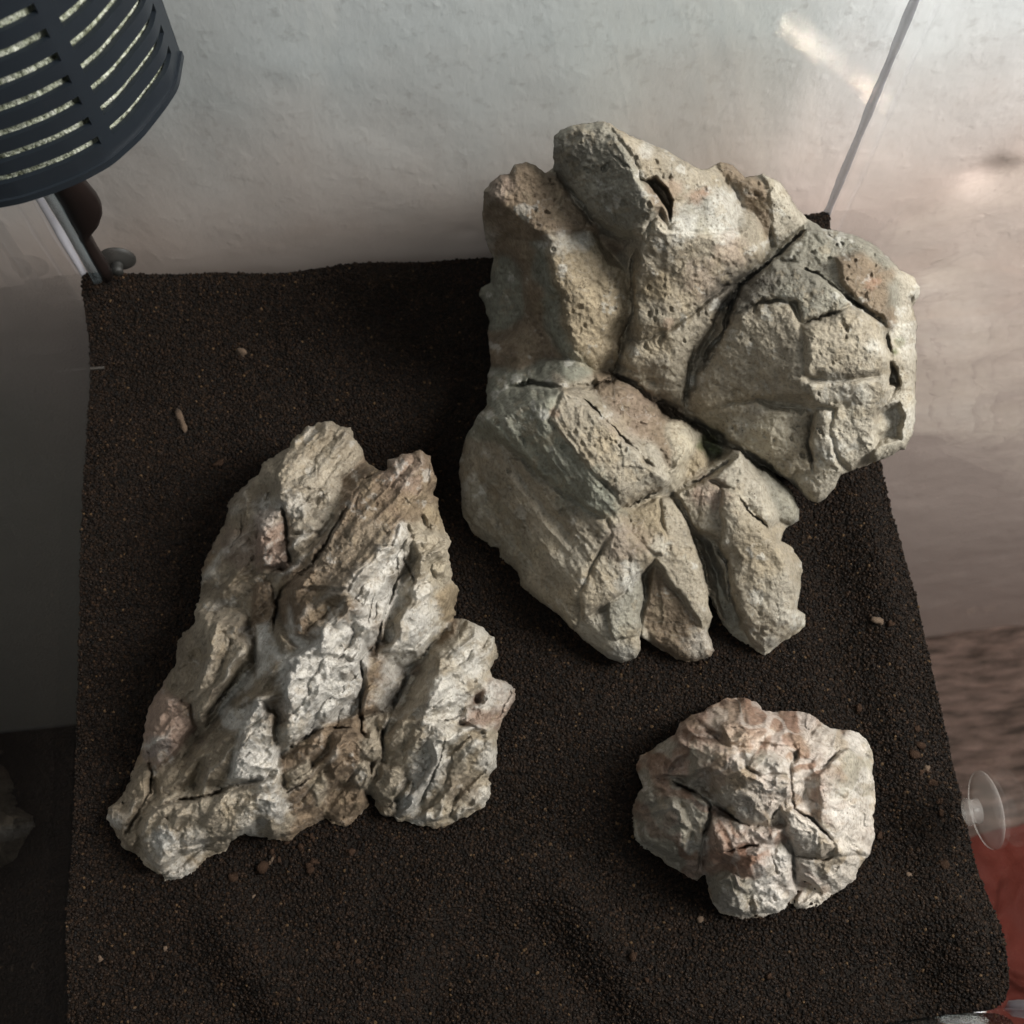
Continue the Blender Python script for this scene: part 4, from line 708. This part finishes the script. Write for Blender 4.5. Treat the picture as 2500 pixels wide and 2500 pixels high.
    Z = np.maximum(Z, .25 + .35 * np.clip(-so / 10, 0, 1))
    # colour: piece colours softened, stained, mottled
    Cc = blur(Cc, R['soft'])
    for cr, cname, st, rad, sx_, sy_ in R['stains']:
        (px, py), = [q[:2] for q in cv(cr, [(sx_, sy_)])]
        r = np.sqrt((X - px) ** 2 + (Y - py) ** 2) / rad + .55 * fbm(X / 22, Y / 22, int(px) % 97, 4, .65)
        f = st * ((R['white'] if cname == 'white' else .72) if cname in ('white', 'orange', 'ochre') else .9) * np.clip((1.15 - r) / .6, 0, 1)
        Cc = Cc * (1 - f[..., None]) + np.array(PAL[cname]) * f[..., None]
    g = fbm(X / 60, Y / 60, sd + 12, 5, .6)[..., None]; g2 = fbm(X / 35, Y / 35, sd + 15, 4, .6)[..., None]
    Cc = Cc * (1 + .22 * g)
    f = np.clip((g2 - .25) * 3, 0, .35); Cc = Cc * (1 - f) + np.array(PAL['ochre']) * f
    g3 = fbm(X / 48, Y / 48, sd + 18, 5, .65)[..., None]
    f = np.clip((g3 - R.get('wh', .3)) * 4, 0, .5); Cc = Cc * (1 - f) + np.array(PAL['white']) * .95 * f
    if R.get('ridge'):
        f = np.clip((RG - .55) * 2.2, 0, 1)[..., None] * np.clip(.35 + 1.3 * fbm(X / 90, Y / 90, sd + 75, 4), 0, .75)[..., None]
        Cc = Cc * (1 - f) + np.array(PAL['white']) * f
    if R.get('fold'):      # rusty veins that run between the knobs
        v_ = ridged((fx_ * .85 + fy_ * .52) / 120, (fy_ * .85 - fx_ * .52) / 120, sd + 93, 1)
        f = (np.clip((v_ - .35) * 3.2, 0, .8) * np.clip(.5 + 1.4 * fbm(X / 110, Y / 110, sd + 94, 3) - (Y - 1990) / 600, 0, 1))[..., None]
        Cc = Cc * (1 - f) + np.array((.20, .115, .075)) * f
        v2 = ridged((fx_ * .6 - fy_ * .8) / 48, (fx_ * .8 + fy_ * .6) / 48, sd + 95, 1)
        f = (np.clip((v2 - .25) * 2, 0, .55) * np.clip((X - 1560) / 400, 0, 1))[..., None]
        Cc = Cc * (1 - f) + np.array(PAL['white']) * f
    Cc = Cc * (1 - R['grey']) + Cc.mean(-1, keepdims=True) * R['grey']
    Cc = np.clip(Cc * R['tone'], 0, 1)
    # mesh: front sheet + closing back sheet that share the rim
    ins = so < 0
    cell = ins[:-1, :-1] | ins[:-1, 1:] | ins[1:, :-1] | ins[1:, 1:]
    use = np.zeros(ins.shape, bool)
    use[:-1, :-1] |= cell; use[:-1, 1:] |= cell; use[1:, :-1] |= cell; use[1:, 1:] |= cell
    gy, gx = np.gradient(so, step)
    gl = np.sqrt(gx * gx + gy * gy) + 1e-6
    out = use & ~ins
    Xs = np.where(out, X - gx / gl * so, X); Ys = np.where(out, Y - gy / gl * so, Y)
    Fp = at_z(Xs, Ys, Z / 100)
    thick = np.minimum(Z + 1.0, np.clip(-so, 0, None) * .10)
    Bp = at_z(Xs, Ys, (Z - thick) / 100)
    # rim = used vertices on the border of the used region
    full = np.zeros(ins.shape, int)
    full[:-1, :-1] += cell; full[:-1, 1:] += cell; full[1:, :-1] += cell; full[1:, 1:] += cell
    rim = use & (full < 4)
    fi = -np.ones(ins.shape, int); fi[use] = np.arange(use.sum())
    bi = fi.copy(); nb = use & ~rim; bi[nb] = use.sum() + np.arange(nb.sum())
    q = lambda I: np.stack([I[:-1, :-1][cell], I[1:, :-1][cell], I[1:, 1:][cell], I[:-1, 1:][cell]], -1)
    V = np.concatenate([Fp[use], Bp[nb]]); Q = np.concatenate([q(fi), q(bi)[:, ::-1]])
    base = V.mean(0); base[2] = 0
    me = mesh_np(name, V - base, Q)
    ca_ = me.color_attributes.new('stone_colour', 'FLOAT_COLOR', 'POINT')
    col = np.concatenate([Cc[use], Cc[nb]]); col = np.c_[np.clip(col, 0, 1), np.ones(len(col))]
    ca_.data.foreach_set('color', col.astype(np.float32).ravel())
    o = link(name, me, mat, label=label, cat='stone')
    o.location = base
    lowv = V[V[:, 2] < .006]; LOW.append(lowv[::3])
    print(name, 'verts', len(V), 'X', V[:, 0].min(), V[:, 0].max(), 'Y', V[:, 1].min(), V[:, 1].max(), 'Z', V[:, 2].max())
    return o
build_rock(ROCK_A, 'stone', 'largest grey and tan fissured stone, leaning on the back right corner of the tank', m_rock('limestone_grey', .8))
build_rock(ROCK_B, 'stone', 'craggy ridged stone with white crusted faces lying on the left of the soil', m_rock('limestone_craggy', 1.25))
build_rock(ROCK_C, 'stone', 'smallest round knobbly pinkish stone lying at the front right of the soil', m_rock('limestone_knobbly', 1.05))

# soil granules banked against the feet of the stones
lv = np.concatenate(LOW); rng = np.random.RandomState(9); pk = lv[rng.randint(0, len(lv), 16000)][:, :2]
pk = pk + rng.normal(0, .0022, pk.shape)
bp = np.c_[pk, soil_z(pk[:, 0], pk[:, 1]) + np.abs(rng.normal(0, .0012, len(pk))) + .0004]
bme = bpy.data.meshes.new('banked_grains'); bme.vertices.add(len(bp)); bme.vertices.foreach_set('co', bp.astype(np.float32).ravel())
bo = bpy.data.objects.new('banked_grains', bme); COL.objects.link(bo); bo['kind'] = 'stuff'
bo['label'] = 'dark soil granules banked against the feet of the three stones'; bo['category'] = 'soil'
bo.modifiers.new('scatter', 'NODES').node_group = ng

# ------------------------------------------------------------------ filter hanging at the back left corner
ZF = .22; ZFT = .355
rim_px = [(340,100),(330,160),(306,196),(262,252),(205,303),(150,333),(95,355),(40,373),(0,381),(-60,388),(-120,392),(-200,392)]
rp = at_z([p[0] * K for p in rim_px], [p[1] * K for p in rim_px], ZF)[:, :2]
# resample the front curve evenly
def resample(P, n):
    s = np.r_[0, np.cumsum(np.linalg.norm(np.diff(P, axis=0), axis=1))]
    t = np.linspace(0, s[-1], n); Q = np.c_[np.interp(t, s, P[:, 0]), np.interp(t, s, P[:, 1])]
    for _ in range(6): Q[1:-1] = (Q[:-2] + 2 * Q[1:-1] + Q[2:]) / 4
    return Q, s[-1]
NC = 96
cur, LEN = resample(rp, NC + 1)
tan_ = np.gradient(cur, axis=0); tan_ /= np.linalg.norm(tan_, axis=1)[:, None]
nor = np.c_[-tan_[:, 1], tan_[:, 0]]
cen = np.array([-.17, .37])
if ((cen - cur[NC // 2]) @ nor[NC // 2]) < 0: nor = -nor      # points inwards
flt = empty('aquarium_filter', (float(cur[NC // 2][0]), float(cur[NC // 2][1]), ZF), 'dark blue slotted corner filter casing hanging at top left', 'filter')
def add(name, bm, mat, **kw):
    o = from_bm(name, bm, mat, parent=flt, **kw); o.matrix_parent_inverse = Matrix.Translation(-flt.location); return o
# slotted shell: columns along the curve, rows of slots up the height
T = .0022
PITCH = .0112; SLOT = .0046; BAND = .0095
arc = np.linspace(0, LEN, NC + 1)
def is_rib(s):
    # solid zones measured along the curve from the right end
    if s < .009: return True
    k = (s - .009) % .073
    return .0485 < k < .0555
rowz = [0.]
z = BAND
while z < ZFT - ZF - .012: rowz += [z, z + SLOT]; z += PITCH
rowz.append(ZFT - ZF)
bm = bmesh.new(); cache = {}
def vv(i, j, lay):
    key = (i, j, lay)
    if key not in cache:
        p = cur[i] + nor[i] * T * lay; cache[key] = bm.verts.new((p[0], p[1], ZF + rowz[j]))
    return cache[key]
solid = lambda i, j: 0 <= i < NC and 0 <= j < len(rowz) - 1 and (j % 2 == 0 or is_rib((arc[i] + arc[i + 1]) / 2))
for i in range(NC):
    for j in range(len(rowz) - 1):
        if not solid(i, j): continue
        bm.faces.new((vv(i, j, 0), vv(i + 1, j, 0), vv(i + 1, j + 1, 0), vv(i, j + 1, 0)))
        bm.faces.new((vv(i, j, 1), vv(i, j + 1, 1), vv(i + 1, j + 1, 1), vv(i + 1, j, 1)))
        for (di, dj, a, b) in ((-1, 0, (i, j), (i, j + 1)), (1, 0, (i + 1, j), (i + 1, j + 1)), (0, -1, (i, j), (i + 1, j)), (0, 1, (i, j + 1), (i + 1, j + 1))):
            if not solid(i + di, j + dj):
                bm.faces.new((vv(*a, 0), vv(*b, 0), vv(*b, 1), vv(*a, 1)))
add('slotted_shell', bm, M_SHELL, smooth=False)
# flat raised rim along the bottom and the side flange
bm = bmesh.new(); vs = []
for i in range(NC + 1):
    row = []
    for off, z in ((-.0012, -.0022), (-.0012, .0012), (.0028, .0012), (.0028, -.0022)):
        p = cur[i] + nor[i] * off; row.append(bm.verts.new((p[0], p[1], ZF + z)))
    vs.append(row)
for a, b in zip(vs, vs[1:]):
    for k in range(4): bm.faces.new((a[k], b[k], b[(k + 1) % 4], a[(k + 1) % 4]))
bm.faces.new(vs[0]); bm.faces.new(vs[-1][::-1])
add('bottom_rim', bm, M_SHELL, smooth=False)
# housing behind the shell: side wall, floor plate
bm = bmesh.new()
far = [cur[-1], np.array([cur[-1][0], YB - .004]), np.array([cur[0][0] - .012, YB - .004])]
ringp = [c + n * .0028 for c, n in zip(cur, nor)] + far[1:]
lo = [bm.verts.new((p[0], p[1], ZF - .001)) for p in ringp]; hi = [bm.verts.new((p[0], p[1], ZF + .0015)) for p in ringp]
bm.faces.new(lo); bm.faces.new(hi[::-1])
for i in range(len(lo)): bm.faces.new((lo[i], lo[(i + 1) % len(lo)], hi[(i + 1) % len(lo)], hi[i]))
add('floor_plate', bm, M_SHELL, smooth=False)
bm = bmesh.new(); a = cur[0] + nor[0] * .001; b = far[2]; dv = (b - a); L2 = np.linalg.norm(dv); nn = np.array([-dv[1], dv[0]]) / L2 * .0011
vsb = [bm.verts.new((p[0], p[1], z)) for z in (ZF - .001, ZFT) for p in (a + nn, b + nn, b - nn, a - nn)]
for f in ((0, 1, 2, 3), (7, 6, 5, 4), (0, 4, 5, 1), (1, 5, 6, 2), (2, 6, 7, 3), (3, 7, 4, 0)): bm.faces.new([vsb[i] for i in f])
add('side_wall', bm, M_SHELL, smooth=False)
# pale filter floss behind the slots
tfl = NT('filter_floss'); tc = tfl.n('ShaderNodeTexCoord').outputs['Object']
nf = tfl.noise(tc, 330, 4, .7)
M_FLOSS = tfl.bsdf(Base_Color=tfl.ramp(nf.outputs[0], [(.35, (.12, .13, .08)), (.5, (.38, .41, .31)), (.66, (.68, .70, .61))]).outputs[0], Roughness=.9,
                   Normal=tfl.bump(nf.outputs[0], 1, .002).outputs[0])
zz = np.linspace(ZF + .002, ZFT - .002, 160); ii = np.linspace(0.02, 1, 420)
bx_ = np.interp(ii * NC, np.arange(NC + 1), cur[:, 0]); by_ = np.interp(ii * NC, np.arange(NC + 1), cur[:, 1])
nx_ = np.interp(ii * NC, np.arange(NC + 1), nor[:, 0]); ny_ = np.interp(ii * NC, np.arange(NC + 1), nor[:, 1])
UI, ZI = np.meshgrid(np.arange(420), zz)
off = .0055 + .0008 * fbm(UI / 3., ZI * 900, 3, 3)
P = np.stack([bx_[UI] + nx_[UI] * off, by_[UI] + ny_[UI] * off, ZI], -1)
o = link('filter_floss', grid_mesh('filter_floss', P), M_FLOSS, parent=flt); o.matrix_parent_inverse = Matrix.Translation(-flt.location)
sol = o.modifiers.new('thickness', 'SOLIDIFY'); sol.thickness = .004; sol.offset = 0

# intake below the casing: flattened brown bulb narrowing to the soil, with a clear strip beside it
def tube_profile(name, mat, secs, tag=None, parent=None, seg=20):
    """secs: (px, py (1932 px), y depth, half width, half depth)"""
    bm = bmesh.new(); rings = []
    for i_, (px, py, yd, w, dpt) in enumerate(secs):
        c = at_y(px * K, py * K, yd)
        if i_ == 0:      # reach up to the casing's floor plate
            rings.append([bm.verts.new((c[0] + w * math.cos(2 * math.pi * k / seg), c[1] + dpt * math.sin(2 * math.pi * k / seg), ZF - .0012)) for k in range(seg)])
        rings.append([bm.verts.new((c[0] + w * math.cos(2 * math.pi * k / seg), c[1] + dpt * math.sin(2 * math.pi * k / seg), c[2])) for k in range(seg)])
    for a, b in zip(rings, rings[1:]):
        for k in range(seg): bm.faces.new((a[k], a[(k + 1) % seg], b[(k + 1) % seg], b[k]))
    bm.faces.new(rings[0]); bm.faces.new(rings[-1][::-1])
    return bm
y0 = YB - .017
add('intake_bulb', tube_profile('b', M_BROWN, [(112,325,y0,.0085,.007),(130,350,y0,.0095,.007),(146,372,y0,.0103,.007),(154,388,y0,.0105,.007),(160,405,y0,.0095,.007),(163,422,y0,.0070,.0065),(160,436,y0,.0040,.006),(160,446,y0,.0034,.005),(174,472,y0,.0034,.005),(192,500,y0,.0034,.005),(202,520,y0,.0034,.005)]), M_BROWN)
add('clear_guide', tube_profile('c', M_CLEAR, [(80,345,y0-.004,.0035,.003),(105,385,y0-.004,.0035,.003),(130,430,y0-.004,.003,.003),(158,480,y0-.004,.0028,.003),(184,528,y0-.004,.0028,.003)]), M_CLEAR)
# suction cup in the corner
def suction_cup(name, c, axis, r, mat, label, cat='suction cup'):
    root = empty(name, c, label, cat)
    q = Vector(axis).to_track_quat('Z', 'Y').to_matrix()
    def lathe(prof):
        bm = bmesh.new(); seg = 36; rows = []
        for rr, h in prof:
            rows.append([bm.verts.new(q @ Vector((rr * math.cos(2 * math.pi * k / seg), rr * math.sin(2 * math.pi * k / seg), h))) for k in range(seg)])
        for a, b in zip(rows, rows[1:]):
            for k in range(seg): bm.faces.new((a[k], a[(k + 1) % seg], b[(k + 1) % seg], b[k]))
        bm.faces.new(rows[-1]); return bm
    from_bm('disc', lathe([(r, .0), (r * 1.0, .0008), (r * .85, .0022), (r * .5, .004), (r * .35, .0048)]), mat, parent=root)
    from_bm('nub', lathe([(r * .33, .0045), (r * .30, .0075), (r * .36, .010), (r * .2, .0112)]), mat, parent=root)
M_CUPD = m_translucent('smoky_rubber', (.018, .018, .016), .9, .6)
M_CUPC = m_translucent('clear_rubber', (.45, .41, .38), .34, .35)
c = at_y(222 * K, 487 * K, YB - .0015)
suction_cup('suction_cup', tuple(c), (0, -1, 0), .0105, M_CUPD, 'dark smoky suction cup on the back glass at the left soil corner')
c = at_x(1862 * K, 1528 * K, XR - .0008)
suction_cup('suction_cup', tuple(c), (-1, 0, 0), .019, M_CUPC, 'clear suction cup on the right glass beside the round stone')
# small stick poking out of the soil at the left pane
bm = bmesh.new(); c = at_z(165 * K, 697 * K, .004)
v = box(bm, -.0045, .004, -.0007, .0007, -.0006, .0008)
for q_ in v: q_.co += Vector((random.uniform(-1, 1), random.uniform(-1, 1), random.uniform(-1, 1))) * .0003
o = from_bm('twig', bm, m_plain('dark_twig', (.03, .025, .02)), label='short dark twig lying against the left pane', cat='twig', smooth=False); o.location = (XL + .0055, c[1], .004)

# red cloth on the floor seen past the front right corner
u = np.linspace(-1, 1, 110); U, V = np.meshgrid(u, u)
cc = at_z(1975 * K, 1905 * K, FLOOR_Z)
Rr = np.sqrt(U ** 2 + V ** 2)
P = np.stack([cc[0] + U * .26 + .03 * vnoise(V * 3, U * 3, 2), cc[1] + V * .24 + .03 * vnoise(U * 3, V * 3, 3),
              FLOOR_Z + .016 + np.abs(fbm(U * 3.3, V * 3.3, 5, 3)) * .09 * np.clip(1.3 - Rr, 0, 1)], -1)
link('cloth', grid_mesh('cloth', P), m_plain('red_cloth', (.15, .022, .012), .8, .3, 20, .3), label='crumpled red cloth on the floor past the front right corner', cat='cloth')

# ------------------------------------------------------------------ loose crumbs on the soil
M_CRUMB = m_plain('clay_crumb', (.09, .058, .036), .9, .3, 300, .6)
M_CRUMBD = m_plain('dark_clay_crumb', (.034, .020, .013), .95, .4, 300, .8, .08)
def crumb(px, py, s, el, rot, mat, label, group=None):
    bm = bmesh.new(); bmesh.ops.create_icosphere(bm, subdivisions=2, radius=1)
    sd_ = random.uniform(0, 99)
    for v in bm.verts:
        v.co *= 1 + .9 * float(vnoise(np.array(v.co.x * 1.1 + sd_), np.array(v.co.y * 1.1 + v.co.z + sd_), 77)) * .8 + random.uniform(-.2, .2)
    for v in bm.verts: v.co = Vector((v.co.x * s * el, v.co.y * s, v.co.z * s * .7))
    o = from_bm('soil_crumb', bm, mat, label=label, cat='crumb', group=group)
    p = at_z(px * K, py * K, 0.); zc = float(soil_z(np.array(p[0]), np.array(p[1])))
    o.location = (p[0], p[1], zc + s * .45); o.rotation_euler = (random.random(), random.random() * .3, rot)
crumb(460, 672, .0024, 1.6, -.6, M_CRUMB, 'pale brown elongated crumb high on the bare soil left of the big stone')
crumb(344, 798, .0026, 2.2, -1.2, M_CRUMB, 'longest brown splinter on the bare soil above the craggy stone')
crumb(413, 876, .0020, 1.8, .6, M_CRUMBD, 'dull brown crumb just above left of the craggy stone')
crumb(1650, 1178, .0022, 1.4, .2, M_CRUMB, 'brown crumb near the right edge below the big stone')
crumb(1622, 1333, .0024, 1.0, 0, M_CRUMBD, 'round brown crumb directly above the round stone')
crumb(1192, 1808, .0028, 1.0, 0, M_CRUMBD, 'round dark crumb alone below the gap between both lower stones')
crumb(1722, 1425, .0026, 1.0, .4, M_CRUMBD, 'rounded crumb by the right pane, right of the round stone top')
crumb(1745, 1452, .0018, 1.2, .4, M_CRUMB, 'small yellowish crumb hugging the right pane edge')
crumb(1665, 1575, .0022, 1.3, .9, M_CRUMBD, 'brown crumb touching the right side of the round stone')
crumb(1780, 1632, .0023, 1.3, 1.2, M_CRUMBD, 'dusty crumb between the round stone and front right corner')
crumb(1718, 1650, .0012, 1.2, 0, M_CRUMB, 'tiny tan crumb below right of the round stone')
crumb(1322, 1735, .0013, 1.2, 0, M_CRUMB, 'tiny orange crumb below the round stone')
crumb(495, 1640, .0030, 1.0, 0, M_CRUMBD, 'dark reddish crumb below the craggy stone, near its left tip')
crumb(440, 1655, .0028, 1.0, 0, M_CRUMBD, 'dark round crumb nearest the lower tip of the craggy stone')
crumb(512, 1622, .0016, 1.5, 1, M_CRUMB, 'orange brown crumb below the craggy stone')
crumb(480, 1690, .0014, 1.4, .8, M_CRUMB, 'small orange crumb on the soil well below the craggy stone')
crumb(188, 1808, .0013, 1.2, .3, M_CRUMB, 'tiny tan crumb near the bottom left of the soil')
crumb(310, 1790, .0011, 1.1, .3, M_CRUMB, 'tiny pale crumb near the bottom left, right of its twin')
for i in range(34):     # alike dark crumbs gathered below the craggy stone, by the right pane and at the front
    if i < 14: px, py, w_, g_ = random.gauss(560, 60), random.gauss(1620, 24), 'lying below the lower edge of the craggy ridged stone', 'dark crumbs below the craggy stone'
    elif i < 26: px = random.uniform(0, 1); py = 1000 + 700 * px; px = 1640 + .254 * (py - 870) - random.uniform(16, 60); w_, g_ = 'lying along the right glass pane', 'dark crumbs along the right pane'
    else: px, py, w_, g_ = random.uniform(600, 1700), random.uniform(1780, 1880), 'lying on the open soil at the front', 'dark crumbs on the front soil'
    crumb(px, py, random.uniform(.0009, .0019), random.uniform(1, 1.5), random.random() * 3, M_CRUMBD, 'small dark clay crumb ' + w_, g_)
